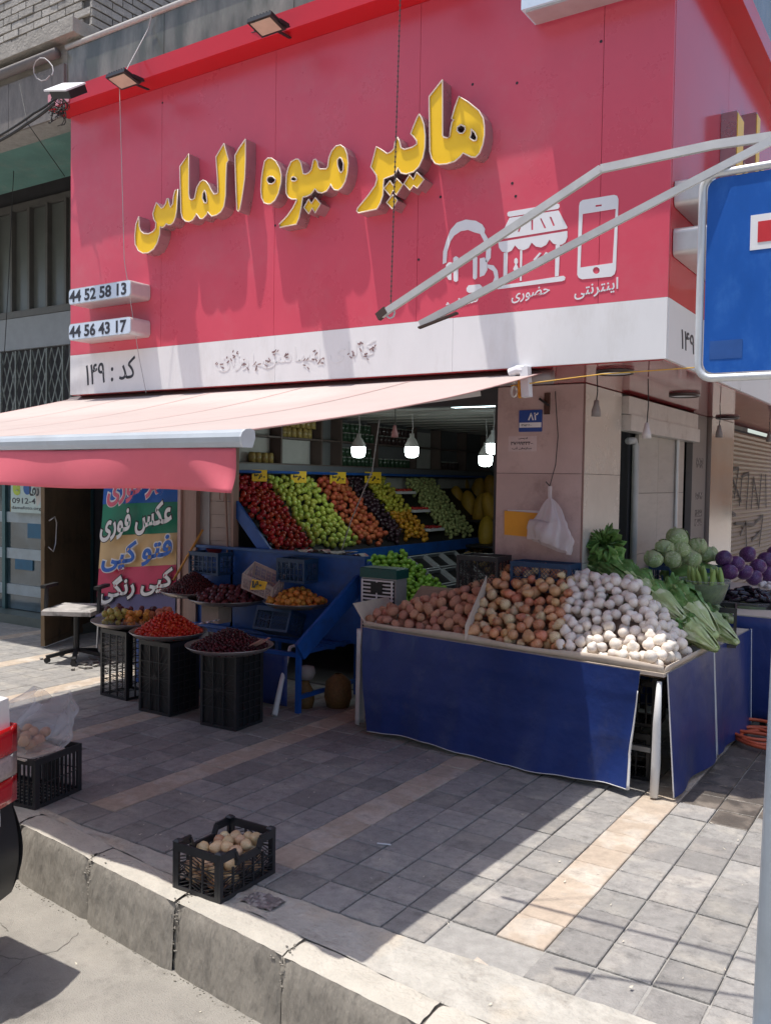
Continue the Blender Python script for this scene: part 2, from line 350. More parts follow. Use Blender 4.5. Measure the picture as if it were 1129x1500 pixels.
# kerb stones
kb = struct(bpy.data.objects.new('kerb', None)); col.objects.link(kb)
xs = [-12.0+.0]
x = -2.09-.01
joints = []
while x > -12: joints.append(x); x -= .645
joints = joints[::-1]+[-1.45, -.8, -.15, .5, 1.15]
for i in range(len(joints)-1):
    a, b = joints[i]+.006, joints[i+1]-.006
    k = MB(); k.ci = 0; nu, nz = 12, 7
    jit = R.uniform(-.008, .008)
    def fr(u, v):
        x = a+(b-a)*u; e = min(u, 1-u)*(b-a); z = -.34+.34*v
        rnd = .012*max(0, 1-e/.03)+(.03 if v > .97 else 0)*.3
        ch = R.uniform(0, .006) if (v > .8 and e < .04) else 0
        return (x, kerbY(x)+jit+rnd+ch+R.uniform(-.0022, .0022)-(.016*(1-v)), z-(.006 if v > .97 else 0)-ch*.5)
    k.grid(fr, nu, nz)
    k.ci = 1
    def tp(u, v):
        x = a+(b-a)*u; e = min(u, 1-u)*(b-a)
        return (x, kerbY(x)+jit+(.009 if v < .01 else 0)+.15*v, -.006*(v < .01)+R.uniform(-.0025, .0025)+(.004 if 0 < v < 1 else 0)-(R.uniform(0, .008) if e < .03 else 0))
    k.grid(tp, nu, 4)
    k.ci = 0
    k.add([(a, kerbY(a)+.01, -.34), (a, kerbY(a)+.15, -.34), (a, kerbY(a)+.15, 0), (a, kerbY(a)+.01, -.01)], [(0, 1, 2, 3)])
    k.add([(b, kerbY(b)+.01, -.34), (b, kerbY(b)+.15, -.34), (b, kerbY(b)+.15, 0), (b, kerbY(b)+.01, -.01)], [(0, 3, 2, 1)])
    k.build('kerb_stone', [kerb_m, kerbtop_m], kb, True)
for jx in joints[1:-1]:
    k = MB()
    k.grid(lambda u, v: (jx-.012+.024*u, kerbY(jx)+.010+.004*math.sin(v*31+jx*9)+(.14*max(0, v-.7)/.3 if v > .7 else 0), -.34+.325*min(1, v/.7)+R.uniform(-.002, .002)), 2, 20); k.build('joint_mortar', kerb_m, kb, True)
# concrete infill between kerb and pavers
m = MB()
def inf(u, v):
    x = -12+13.2*u; y0 = kerbY(x)+.145; y1 = max(2.93, y0+.05) if x > -4.2 else y0+.3
    return (x, y0+(y1-y0)*v, .001+.004*math.sin(x*9+v*7)*math.sin(x*3.1)+R.uniform(-.0035, .0035))
m.grid(inf, 260, 8); m.build('concrete_infill', conc_l, pv, True)
# crumbled mortar bits at the kerb joints
m = MB()
for jx in (-3.38, -2.735, -2.09):
    for _ in range(46):
        x = jx+R.gauss(0, .012 if R.random() < .6 else .05); z = -R.random()**2*.28
        y = kerbY(x)-.002+R.uniform(-.004, .006) if z < -.02 else kerbY(x)+R.random()*.09
        if z > -.02: z = .004
        r = R.uniform(.002, .007); m.sphere((x, y, z), r, 5, 4, (1.3, .5, .7))
o = m.build('crumbled_mortar', kerb_m, kb, True); o['kind'] = 'stuff'
# pavers: rows .213 in Y from 2.945, columns .2055 in X aligned at -1.5
PW, PH = .2055, .2135
cells = []
for j in range(0, 32):
    for i in range(-46, 22):
        x0 = -1.5+i*PW; y0 = 2.945+j*PH
        if x0 < -4.2 and y0 < kerbY(x0)+.35: continue
        if x0+PW > 2.5 : continue
        # beige strip columns every 6 columns, starting one row in
        wet = 2 if (x0 > -1.5 and y0 > 4.95+.12*math.sin(x0*7)) else 0  # grime with painted shade, starting along the shade edge
        s = (i % 6 == 0) and j >= (0 if i > -3 else 1)
        d = math.hypot(x0, y0)
        # visible?
        c = Vector((x0+.1, y0+.1, 0))-CP; zz = c.dot(_f)
        px = 564.5+F*c.dot(_r)/zz if zz > .3 else -999; py = 750-F*c.dot(_u)/zz if zz > .3 else 9999
        vis = -40 < px < 1170 and py < 1560 and not (y0 > 5.4 and x0 > -3.4 and x0 < -1.5)
        cells.append((0 if vis else 1, d, x0, y0, wet or int(s), j))
cells.sort()
pm = {}
def paver_mesh(k, s):
    if (k, s) not in pm:
        q = MB(); gp = .0032 if s != 1 else .0015; rr = random.Random(k*7+s)
        q.bbox(gp+rr.uniform(0, .002), PW-gp-rr.uniform(0, .002), gp+rr.uniform(0, .002), PH-gp-rr.uniform(0, .002), -.03, 0, .0035)
        pm[(k, s)] = q.mesh('paver', {0: paver_m, 1: strip_m, 2: paver_wet_shade}[int(s)])
    return pm[(k, s)]
rest = [MB(), MB(), MB()]
for k, (vv, d, x0, y0, s, j) in enumerate(cells):
    sunk = .0 if not (-1.9 < x0 < -.4 and y0 < 3.15) else R.uniform(-.012, 0)
    if k < 300:
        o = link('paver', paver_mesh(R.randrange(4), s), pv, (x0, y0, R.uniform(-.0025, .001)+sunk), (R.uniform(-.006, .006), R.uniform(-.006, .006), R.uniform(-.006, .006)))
    else:
        g_ = .0032 if s != 1 else .0015
        rest[s].bbox(x0+g_, x0+PW-g_, y0+g_, y0+PH-g_, -.03, R.uniform(-.002, .001), .0035)
o = rest[0].build('far_pavers', paver_m, pv); o['kind'] = 'stuff'
o = rest[1].build('far_beige_pavers', strip_m, pv); o['kind'] = 'stuff'
o = rest[2].build('grimy_shade_pavers', paver_wet_shade, pv); o['kind'] = 'stuff'
# litter: specks on pavement and road
m = MB()
for _ in range(420):   # grit collected along the kerb foot
    x = R.uniform(-6, .2); y = kerbY(x)-.016-abs(R.gauss(0, .016)); r = R.uniform(.0015, .0045)
    m.sphere((x, y, -.299+r*.4), r, 4, 3, (1.3, 1, .6))
tag(m.build('gutter_grit', mat('grit', (.27, .25, .21), .9, n=.4, ns=40)), 'grit and crumbs along the foot of the kerb', 'grit', kind='stuff')
m = MB()
for _ in range(130):
    x = R.uniform(-4.4, -.4); y = R.uniform(1.2, 5.0); z = .002 if y > kerbY(x)+.02 else -.299
    if abs(y-kerbY(x)) < .05: continue
    s_ = R.uniform(.003, .011); a = R.random()*PI
    m.add([(x-s_*math.cos(a), y-s_*math.sin(a), z+.002), (x+s_*.5, y-s_*.6, z+.001), (x+s_*math.cos(a), y+s_*math.sin(a), z+.006), (x-s_*.4, y+s_*.7, z+.002)], [(0, 1, 2, 3)])
tag(m.build('litter', mat('litter_pale', (.6, .55, .45), .8)), 'pale scraps and peel littering the pavement and gutter', 'litter', kind='stuff')
c_ = G(563, 1237, .006)
m = MB(); m.tube([c_+Vector((-.035, -.012, 0)), c_+Vector((.03, .012, 0))], .004, 8); tag(m.build('cigarette_end', print_white), 'white cigarette end lying on the shaded pavers', 'cigarette')
# stall corner: wet grime and painted shade share the dark paver colour

# ================================================================== SHOP BUILDING
shop = thing('corner_shop', (0, 0, 0), 'corner fruit shop with red sign fascia and pink stone pillar', 'shop')
# fascia core + roof
m = MB(); m.box(XL, XS-.02, YS+.02, YP, ZB+.01, 5.05); m.box(XP, XS-.02, YP, 14, ZB+.01, 5.05)
m.box(XL, XP, YP, 14, 2.66, 5.05); m.build('fascia_core', shop_dark, shop)
# red panels front
seams = [XL]+[PY(x, 250, YS).x for x in (237, 403, 613, 880)]+[XS]
for i in range(5):
    k = MB(); k.box(seams[i]+.0015, seams[i+1]-.0015, YS, YS+.02, ZW+.002, ZT); k.build('red_panel', red, shop)
wse = [XL, PY(403, 540, YS).x, PY(663, 500, YS).x, XS]
for i in range(3):
    k = MB(); k.box(wse[i]+.001, wse[i+1]-.001, YS-.002, YS+.02, ZB, ZW); k.build('white_panel', white_p, shop)
# right side panels (plane X = XS)
for a, b in ((YS+.001, 6.25), (6.25, 8.4), (8.4, 11), (11, 14)):
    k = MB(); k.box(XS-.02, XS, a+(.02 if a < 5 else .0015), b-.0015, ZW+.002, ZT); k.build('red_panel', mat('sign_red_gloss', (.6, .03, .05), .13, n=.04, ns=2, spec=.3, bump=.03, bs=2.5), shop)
    k = MB(); k.box(XS-.02, XS+.002, a+(.02 if a < 5 else .001), b-.001, ZB, ZW); k.build('white_panel', white_p, shop)
# lip
m = MB(); m.box(XL-.05, XS+.13, YS-.18, YS+.02, ZT+.002, 4.985); m.box(XS-.02, XS+.13, YS+.021, 14, ZT+.002, 4.985); m.build('sign_lip', lipred, shop)
m = MB(); m.box(XL-.055, XL-.0, YS-.186, YS-.0, ZT+.01, 4.98); m.box(XL, XL+.22, YS-.187, YS-.182, ZT+.02, 4.97); m.build('lip_end_cap', mat('lip_pink', (.75, .3, .33), .3), shop)
m = MB(); m.box(XL+.2, XS, YS-.1, YS-.06, 4.99, 5.01); m.build('lip_flashing', alud, shop)
# marble band above and white coping
xx = XL-.05; k_ = 0
while xx < XS:
    ww = (1.18, 1.3, .95, 1.4)[k_ % 4]; k_ += 1
    k = MB(); k.box(xx+.003, min(xx+ww, XS)-.003, YS, YS+.03, 5.0, 5.42); k.build('marble_slab', marble, shop); xx += ww
m = MB(); m.box(XL-.05, XS, YS+.03, 6.2, 5.06, 5.42); m.build('parapet', grey_st, shop)
m = MB(); m.box(XS-.03, XS, YS+.031, 14, 5.075, 6.6); m.build('side_parapet', marble, shop)
m = MB(); m.tube([(XL-.05, YS-.005, 5.445), (XS+.1, YS-.005, 5.445)], .022, 10); m.build('coping_pipe', mat('coping', (.55, .53, .5), .6), shop, True)
# soffit under the fascia
m = MB(); m.box(XL, XS-.022, YS+.022, YP+.02, ZB-.006, ZB+.009); m.box(XP-.02, XS-.022, YP+.021, 13.9, ZB-.006, ZB+.009)
m.build('soffit', soffred, shop)
# pillar with stone slabs
PLX = PY(727, 700, YP).x
m = MB(); m.box(PLX+.03, XP-.03, YP+.03, 6.6, -.05, ZB-.01); m.build('pillar_core', shop_dark, shop)
for a, b in ((0, .62), (.62, 1.24), (1.24, 1.86), (1.86, ZB-.01)):
    k = MB(); k.box(PLX, XP-.012, YP, YP+.03, a+.0015, b-.0015); k.build('pink_stone_slab', pink_st, shop)
    k = MB(); k.box(XP-.03, XP, YP+.012, 6.62, a+.0015, b-.0015); k.build('cream_stone_slab', cream_st, shop)
m = MB(); m.tube([(XP-.006, YP+.006, 0), (XP-.006, YP+.006, ZB-.01)], .007, 6); m.build('pillar_bead', mat('bead', (.22, .12, .1), .4), shop)
k = MB(); k.box(PLX-.03, PLX-.001, YP+.02, 6.6, 0, ZB-.02); k.build('pillar_reveal', shop_dark, shop)
# interior shell
m = MB(); m.box(-6.1, -5.80, YP+.1, 12, 0, 2.66); m.build('left_inner_wall', shop_wall, shop)
m = MB(); m.box(-5.8, XP-.1, 11.5, 11.8, 0, 2.66); m.build('back_inner_wall', shop_wall, shop)
m = MB(); m.box(-5.8, XP-.1, YP+.05, 11.5, 2.46, 2.66)
for i in range(14): m.box(-5.8, XP-.1, YP+.2+i*.4, YP+.24+i*.4, 2.45, 2.461)
m.build('ceiling', ceil_m, shop)
m = MB(); m.box(-5.8, XP-.3, YP+.3, 11.5, -.02, .012); m.build('shop_floor', mat('shop_floor', (.16, .15, .14), .4, n=.2), shop)
m = MB(); m.box(-6.15, PLX, YP+.0, YP+.12, 2.36, ZB-.008); m.build('door_header', shop_dark, shop)
# side street wall at X=XP : opening, tiled leaf, post, steel column, shutter
m = MB(); m.box(XP-.12, XP-.1, 7.12, 14, 0, 2.46); m.box(XP-.3, XP-.12, 7.14, 7.2, 0, 2.46); m.build('side_inner_wall', shop_dark, shop)
ty = [7.16, 7.72, 8.56]; tz = [0, .7, 1.22, 1.72, 2.2]
for i in range(2):
    for j in range(4):
        k = MB(); k.box(XP-.06, XP-.03, ty[i]+.002, ty[i+1]-.002, tz[j]+.002, tz[j+1]-.002); k.build('side_door_panel', mat('side_panel', (.44, .4, .36), .5, n=.1, ns=3, stretch=(1, 1, 5), var=.04, dirt=((.25, .2, .18), .4, 4)), shop)
m = MB(); m.box(XP-.06, XP, 8.75, 9.28, 0, ZB-.01); m.build('grey_post', mat('grey_post', (.2, .18, .17), .5, n=.1), shop)
for zz_, hh_ in ((2.06, .1), (1.72, .07), (1.55, .07), (1.46, .07), (1.27, .09)):
    m = MB(); m.box(XP+.0005, XP+.0025, 8.9, 9.16, zz_-hh_, zz_)
    for q in range(5): pass
    m.build('stencil_sticker', mat('stencil', (.06, .05, .05), .6, n=.5, ns=60, c2=(.3, .27, .26), c2s=40, c2w=.05), shop)
m = MB(); m.box(XP-.06, XP+.04, 9.32, 10.35, 0, ZB-.01); m.build('steel_column', mat('steel_col', (.42, .36, .33), .16, .55, n=.08, ns=2), shop)
m = MB(); m.box(XP-.08, XP-.06, 10.36, 14, 0, 2.45); m.build('shutter_back', shop_dark, shop)
for i in range(44):
    k = MB(); z0 = .05+i*.054; k.add([(XP-.058, 10.38, z0), (XP-.058, 13.9, z0), (XP-.035, 13.9, z0+.026), (XP-.035, 10.38, z0+.026), (XP-.058, 10.38, z0+.052), (XP-.058, 13.9, z0+.052)], [(0, 1, 2, 3), (3, 2, 5, 4)])
    k.build('shutter_slat', mat('shutter_tan', (.38, .3, .22), .5, n=.12, ns=5, var=.06), shop)
m = MB()   # graffiti strokes on shutter
for (y0, z0, y1, z1) in ((10.5, 1.95, 11.0, 2.0), (10.55, 1.95, 11.2, 1.6), (11, 2.0, 10.8, 1.65), (11.1, 1.55, 11.2, 1.9), (11.2, 1.9, 11.6, 1.95), (11.6, 1.95, 11.5, 1.5), (11.8, 1.5, 11.9, 1.9), (11.9, 1.9, 12.3, 1.5), (12.3, 1.5, 12.4, 1.95), (12.7, 1.95, 12.8, 1.5), (10.9, 1.35, 12.0, 1.3), (11.2, 1.2, 11.5, 1.35), (11.5, 1.35, 11.6, 1.0), (12, 1.3, 12.6, 1.4), (12.6, 1.4, 12.4, 1.0), (11.9, 1.1, 12.5, 1.2), (10.6, 1.5, 10.9, 1.45)):
    m.bar((XP-.031, y0, z0), (XP-.031, y1, z1), .035, .004, up=(1, 0, 0))
m.build('graffiti', print_dark, shop)
# roll shutter housing over the side opening
for a, b in ((2.2, 2.32), (2.325, 2.46)):
    k = MB(); k.box(XP-.04, XP+.05+.02*(a < 2.3), 6.64, 8.72, a, b); k.build('shutter_box_panel', mat('box_white', (.6, .57, .54), .4, n=.1, dirt=((.25, .2, .18), .5, 5)), shop)
m = MB(); m.tube([(XP-.02, 6.86, 2.13), (XP-.02, 7.0, 2.14), (XP-.02, 7.06, 2.1), (XP-.02, 7.06, .9)], .028, 10); m.build('drain_pipe', mat('pipe_grey', (.45, .45, .45), .5), shop, True)
m = MB(); m.tube([(XP-.01, 8.25, 2.2), (XP-.01, 8.25, 1.35)], .018, 8); m.build('side_door_rail', alud, shop)
# soffit ring lights, off
for k_, (x, y) in enumerate(((-1.8, 5.3), (-1.8, 6.9), (-2.02, 9.4))):
    m = MB(); m.lathe([(0, 0), (.075, 0), (.08, -.012), (.1, -.014), (.102, .0)], 24, (0, 0, 0))
    o = m.build('soffit_downlight', mat('lamp_white', (.8, .8, .82), .3), shop, True, (x, y, ZB-.008))
    m = MB(); m.lathe([(.1, 0), (.103, -.02), (.112, -.02), (.114, 0)], 24); m.build('ring', mat('ring_dark', (.05, .03, .03), .3), o, True)

# ---- sign lettering --------------------------------------------------------
ZA = (180, 100, 3.763); ZBm = (370, 180, 5.942); ZC = (520, 110, 5.132); ZD = (640, 270, 3.763)
def tr(P, Z, Y): 
    out = []
    for a, b in P: p = PY(Z[0]+a/Z[2], Z[1]+b/Z[2], Y); out.append((p.x, p.z))
    return out
YF = YS-.11
letters = [
 ('tall single alef letter at the head of the left word', ZA, [[(676,388),(640,440),(618,480),(620,560),(624,680),(628,780),(636,788),(644,775),(655,720),(664,660),(672,600),(676,500)]], ZA),
 ('joined lam, meem and alef letters of the left word', ZA, [[(557,412),(583,505),(572,520),(568,600),(566,700),(557,760),(540,790),(515,808),(490,815),(475,800),(468,790),(462,805),(440,828),(425,828),(412,810),(405,800),(398,815),(385,835),(365,845),(345,842),(328,825),(320,790),(318,700),(315,600),(314,540),(362,470),(364,560),(363,690),(368,720),(380,724),(395,715),(400,690),(408,655),(425,625),(440,615),(458,622),(475,645),(490,675),(502,693),(518,690),(524,680),(521,600),(516,530),(513,487)], [(449,670),(440,690),(438,715),(448,740),(460,742),(464,730),(460,700),(455,680)]], ZA),
 ('seen letter with a deep bowl at the left end', ZA, [[(88,815),(72,860),(66,920),(68,970),(85,1005),(110,1018),(140,1015),(170,995),(190,960),(203,915),(206,870),(215,878),(228,870),(240,855),(250,862),(265,860),(280,845),(290,820),(297,780),(303,665),(288,672),(280,700),(275,745),(262,765),(256,745),(250,715),(243,718),(235,745),(222,765),(212,770),(195,750),(185,738),(175,765),(165,800),(170,830),(182,850),(180,880),(165,900),(140,912),(115,910),(98,895),(90,870),(90,840)]], ZA),
 ('round heh letter with one eye at the end of the middle word', ZBm, [[(130,305),(165,305),(200,330),(235,390),(250,450),(247,520),(225,610),(195,670),(160,700),(135,705),(100,695),(78,650),(72,580),(78,480),(90,400),(105,330)], [(145,462),(175,465),(200,490),(190,515),(165,530),(140,528),(124,500),(128,475)]], ZBm),
 ('joined meem, yeh and waw letters of the middle word', ZBm, [[(375,312),(400,315),(420,345),(432,400),(440,440),(460,445),(490,430),(510,405),(520,360),(530,320),(548,312),(565,340),(570,380),(590,400),(640,398),(655,375),(665,300),(690,240),(725,200),(765,190),(800,215),(822,270),(832,350),(825,430),(805,510),(775,560),(745,585),(710,580),(690,555),(678,530),(665,560),(645,590),(605,608),(570,603),(550,580),(542,570),(530,590),(505,620),(470,638),(440,642),(435,650),(425,720),(405,820),(380,880),(235,908),(232,880),(300,810),(350,740),(385,670),(380,662),(340,662),(310,645),(292,610),(290,540),(295,450),(310,390),(335,335)], [(358,465),(380,480),(385,490),(370,505),(345,505),(333,490),(340,472)], [(757,297),(775,310),(790,350),(787,410),(770,432),(755,418),(740,370),(738,320)]], ZBm),
 ('pair of dots under the middle word', ZBm, [[(487,662),(512,700),(545,648),(592,702),(543,782),(518,740),(488,790),(447,735)]], ZBm),
 ('joined heh and alef letters at the right end', ZC, [[(657,32),(658,200),(657,450),(665,465),(690,470),(710,462),(718,400),(728,350),(742,335),(725,325),(750,240),(780,157),(850,200),(930,265),(962,320),(972,380),(972,450),(960,520),(935,585),(905,615),(870,612),(835,595),(812,583),(790,610),(750,645),(690,665),(630,670),(600,662),(575,625),(562,570),(560,400),(557,250),(557,160)], [(795,370),(825,385),(828,410),(810,435),(785,435),(765,415),(768,388)], [(872,403),(900,430),(915,465),(910,490),(890,492),(868,478),(862,465),(872,440)]], ZC),
 ('joined yeh, peh and reh letters of the right word', ZC, [[(482,290),(500,320),(518,370),(527,450),(525,540),(510,620),(480,685),(440,725),(385,742),(345,735),(330,710),(322,695),(310,725),(290,750),(250,765),(218,778),(213,820),(210,900),(190,960),(163,1005),(25,1035),(12,1020),(18,1000),(100,900),(150,830),(165,780),(160,750),(118,688),(140,610),(160,535),(200,560),(240,588),(270,575),(292,550),(300,500),(320,465),(335,500),(345,545),(370,557),(430,540),(465,515),(462,490),(440,460),(418,438),(440,380),(465,320)]], ZC),
 ('right hand pair of dots under the right word', ZC, [[(462,728),(520,782),(467,850),(440,828),(412,865),(367,815),(410,747),(438,783)]], ZC),
 ('left hand pair of dots under the right word', ZC, [[(262,792),(287,830),(312,775),(360,822),(310,900),(285,865),(265,908),(217,850)]], ZC),
 ('lone lowest dot under the right word', ZC, [[(282,898),(318,940),(280,1005),(237,955)]], ZC)]
for lab, Z, polys, _ in letters:
    W = [tr(P, Z, YF) for P in polys]
    t = thing('sign_letter', (0, 0, 0), 'yellow raised '+lab, 'sign letter', 'raised yellow letters on the red sign')
    plate2d(W, 'letter_face', yel, t, YF+.012, .004)
    m = MB()
    for P in W:
        n = len(P); vs = [(x, YF, z) for x, z in P]+[(x, YS-.001, z) for x, z in P]
        m.add(vs, [(i, (i+1) % n, n+(i+1) % n, n+i) for i in range(n)])
    m.build('letter_return', retn, t, solid=.004)
    m = MB()
    for P in W:
        q = [(x, YF, z) for x, z in P]; m.tube(q+[q[0]], .0045, 5, False)
    m.build('letter_rim', rimc, t, True)
m = MB()
for (x, y) in ((692,123),(757,121),(750,268),(755,287),(645,288),(778,20),(404,60),(238,150),(612,200),(880,60),(880,400),(403,330),(613,380),(690,205)):
    p = PY(x, y, YS-.0012); m.lathe([(0, 0), (.009, 0)], 8)
    for i in range(len(m.v)-16, len(m.v)): v = m.v[i]; m.v[i] = (p.x+v[0], YS-.0012, p.z+v[1])
m.build('screw_hole', black, shop)['kind'] = 'stuff'
# icons (flat white vinyl)
def icon(name, label, groups):
    t = thing(name, (0, 0, 0), label, 'sign graphic')
    for nm, polys in groups: plate2d([tr(P, ZD, YS) for P in polys], nm, print_white, t, YS-.0008, .0025)
    return t
def circ(cx, cy, r, n=14, sx=1): return [(cx+r*sx*math.cos(2*PI*i/n), cy+r*math.sin(2*PI*i/n)) for i in range(n)]
icon('phone_icon', 'white mobile phone pictogram at the right of the red sign', [('outline', [[(783,118),(788,98),(802,86),(975,57),(993,62),(1000,82),(993,300),(986,470),(978,495),(960,508),(800,523),(782,515),(773,498),(778,300)], [(803,163),(985,134),(968,433),(790,458)], circ(878,474,19), [(874,113),(908,110),(908,119),(874,124)]])])
icon('stall_icon', 'white market stall pictogram in the middle of three', [
  ('roof_bar', [[(388,158),(395,150),(660,105),(673,108),(676,122),(668,134),(402,178),(390,174)]]),
  ('roof', [[(400,184),(670,143),(719,235),(716,243),(348,303),(345,295)], [(520,195),(530,193),(530,250),(520,252)], [(568,188),(575,185),(602,240),(592,243)], [(620,178),(630,178),(650,226),(640,230)], [(462,205),(474,203),(455,260),(445,262)], [(420,225),(430,222),(414,268),(403,270)]]),
  ('scallops', [[(338,318),(718,256),(719,290),(708,318),(690,331),(665,334),(640,325),(620,303),(602,333),(575,347),(545,342),(522,320),(505,350),(478,362),(450,357),(430,335),(412,364),(388,376),(358,370),(342,348)]]),
  ('post', [[(368,377),(390,374),(387,515),(366,519)]]), ('post', [[(654,335),(678,333),(671,503),(650,508)]]), ('post', [[(459,363),(470,361),(467,530),(457,532)]]),
  ('base_bar', [[(333,578),(335,560),(698,503),(708,512),(704,527),(690,533)]]),
  ('bottle', [[(427,412),(436,404),(445,412),(446,430),(440,440),(450,465),(442,480),(428,480),(420,466),(432,440),(426,430)]]),
  ('stroke', [[(530,415),(565,375),(576,378),(541,420)]]), ('stroke', [[(560,430),(600,372),(611,376),(575,433)]])])
icon('headset_icon', 'white headset pictogram left of the stall pictogram', [
  ('band', [[(32,440),(35,370),(52,310),(75,250),(110,210),(160,193),(215,200),(250,220),(265,245),(262,265),(285,305),(298,355),(296,405),(278,430),(268,425),(272,360),(258,310),(238,272),(210,265),(170,250),(130,258),(95,282),(75,312),(57,370),(52,430)]]),
  ('ear_pad', [[(50,445),(64,430),(80,428),(80,528),(64,525),(50,500)]]), ('ear_pad', [[(90,405),(104,395),(118,402),(116,530),(104,538),(92,530)]]),
  ('ear_pad', [[(198,405),(210,394),(223,402),(221,515),(209,525),(199,517)]]), ('ear_pad', [[(236,408),(262,402),(277,425),(278,470),(262,500),(236,510)]]),
  ('mic_arm', [[(279,441),(312,446),(334,475),(339,515),(325,548),(290,570),(276,556),(305,545),(318,512),(310,478),(281,460)]]),
  ('mic', [[(163,572),(175,556),(235,550),(249,562),(246,580),(215,595),(175,597),(164,588)]])])
def sign_text(s, px, Yp, m_, lab, bold=.01, up_px=None, name='sign_lettering', d=.002, cat='lettering'):
    """px = (left x, bottom y at left, right x, bottom y at right, top y at left)"""
    a = PY(px[0], px[1], Yp); b = PY(px[2], px[3], Yp); c = PY(px[0], px[4], Yp)
    o = text(s, (a.x, Yp-.0006, a.z), (b-a), (0, 0, 1), (c-a).length, m_, None, name, bold, width=(b-a).length, depth=d)
    if lab: tag(o, lab, cat)
    return o
sign_text('اینترنتی', (841, 440, 905, 428, 418), YS, print_white, 'small white word under the phone pictogram', .012)
sign_text('حضوری', (749, 445, 805, 434, 428), YS, print_white, 'small white word under the stall pictogram', .012)
sign_text('سفارش', (640, 462, 700, 445, 446), YS, print_white, 'small white word under the headset, behind the metal bars', .012)
sign_text('کد : ۱۴۹', (126, 565, 198, 553, 534), YS-.002, print_dark, 'black code number 149 at the left of the white band', .006)
def side_text(s, q, m_, lab, bold=0):
    a = PX(q[0], q[1], XS+.002); b = PX(q[2], q[3], XS+.002); c = PX(q[0], q[4], XS+.002)
    o = text(s, (XS+.0026, a.y, a.z), (0, 1, 0), (0, 0, 1), c.z-a.z, m_, None, 'sign_lettering', bold, width=abs(b.y-a.y), rtl=True); tag(o, lab, 'lettering'); return o
side_text('۱۴۹', (997, 510, 1016, 518, 481), print_dark, 'black number 149 on the white band round the corner', .004)
faded = mat('faded_print', (.5, .5, .53), .6, n=.1); pale_pr = mat('peeling_print', (.24, .15, .15), .7, n=.4, ns=40)
sign_text('کالای اساسی ارزان', (320, 545, 550, 527, 518), YS-.002, mat('ghost_print', (.8, .79, .79), .5, n=.1), 'ghost of a peeled slogan on the white band', .0)
# peeled scraps of that slogan
m = MB()
for (x, y) in ((320,535),(336,528),(343,520),(357,532),(375,538),(390,528),(403,520),(415,524),(446,532),(458,520),(470,528),(512,517),(524,505),(537,520),(546,512)):
    for _ in range(4):
        a = PY(x+R.uniform(-5, 5), y+R.uniform(-5, 6), YS-.0045); ang = R.uniform(-1, 1.2); l = R.uniform(.012, .035)
        m.bar(a, (a.x+l*math.cos(ang), YS-.0045-R.uniform(0, .006), a.z+l*math.sin(ang)), R.uniform(.005, .011), .0015, up=(0, 1, 0))
tag(m.build('peeling_vinyl', pale_pr), 'dark curled remnants of peeled lettering on the white band', 'vinyl scraps', kind='stuff')
# light boxes with phone numbers
def rbox(m, x0, x1, y0, y1, z0, z1, r, seg=5):
    P = []
    for cx, cz, a0 in ((x1-r, z1-r, 0), (x0+r, z1-r, 90), (x0+r, z0+r, 180), (x1-r, z0+r, 270)):
        for i in range(seg+1): a = math.radians(a0+90*i/seg); P.append((cx+r*math.cos(a), cz+r*math.sin(a)))
    n = len(P); m.add([(x, y0, z) for x, z in P]+[(x, y1, z) for x, z in P], [tuple(range(n-1, -1, -1)), tuple(range(n, 2*n))]+[(i, (i+1) % n, n+(i+1) % n, n+i) for i in range(n)])
lb = mat('lightbox_face', (.62, .72, .84), .3, n=.04)
for s, q, lab in (('44 52 58 13', (100, 421, 192, 411, 447), 'upper light box reading 44 52 58 13'), ('44 56 43 17', (100, 474, 192, 463, 499), 'lower light box reading 44 56 43 17')):
    yf = YS-.2; a = PY(q[0]+1, q[1]+1, yf); b = PY(q[2], q[3], yf); c = PY(q[0]+1, q[4], yf)
    x0, x1, z1, z0 = a.x, b.x, (a.z+b.z)/2, c.z
    t = thing('number_light_box', (0, 0, 0), lab, 'light box', 'phone number light boxes')
    m = MB(); rbox(m, x0, x1, yf, YS-.004, z0, z1, .03); m.build('housing', alu, t)
    m = MB(); rbox(m, x0+.006, x1-.006, yf-.004, yf-.0005, z0+.006, z1-.006, .027); m.build('face', lb, t)
    text(s, (x0+.012, yf-.0045, z0+.018), (1, 0, 0), (0, 0, 1), (z1-z0)*.74, print_dark, t, 'digits', .03, width=(x1-x0)*.92, rtl=False)
for k_, (y_, z_) in enumerate(((262, 302), (334, 376))):
    a = PX(986, y_, XS); c = PX(986, z_, XS)
    xf = XS+.2; t = thing('number_light_box', (0, 0, 0), ('upper', 'lower')[k_]+' light box starting 44 round the corner beside the blue sign', 'light box', 'phone number light boxes')
    m = MB(); rbox(m, YS+.06, YS+1.0, 0, .196, c.z, a.z, .03)
    m.v = [(XS+.004+(.196-y), x, z) for x, y, z in m.v]; m.build('housing', alu, t)
    m = MB(); rbox(m, YS+.066, YS+.994, 0, .004, c.z+.006, a.z-.006, .027); m.v = [(xf+.004-y, x, z) for x, y, z in m.v]; m.build('face', lb, t)
    text(('44 52 58 13', '44 56 43 17')[k_], (xf+.0045, YS+.09, c.z+.025), (0, 1, 0), (0, 0, 1), (a.z-c.z)*.62, print_dark, t, 'digits', .018, width=.86, rtl=False)
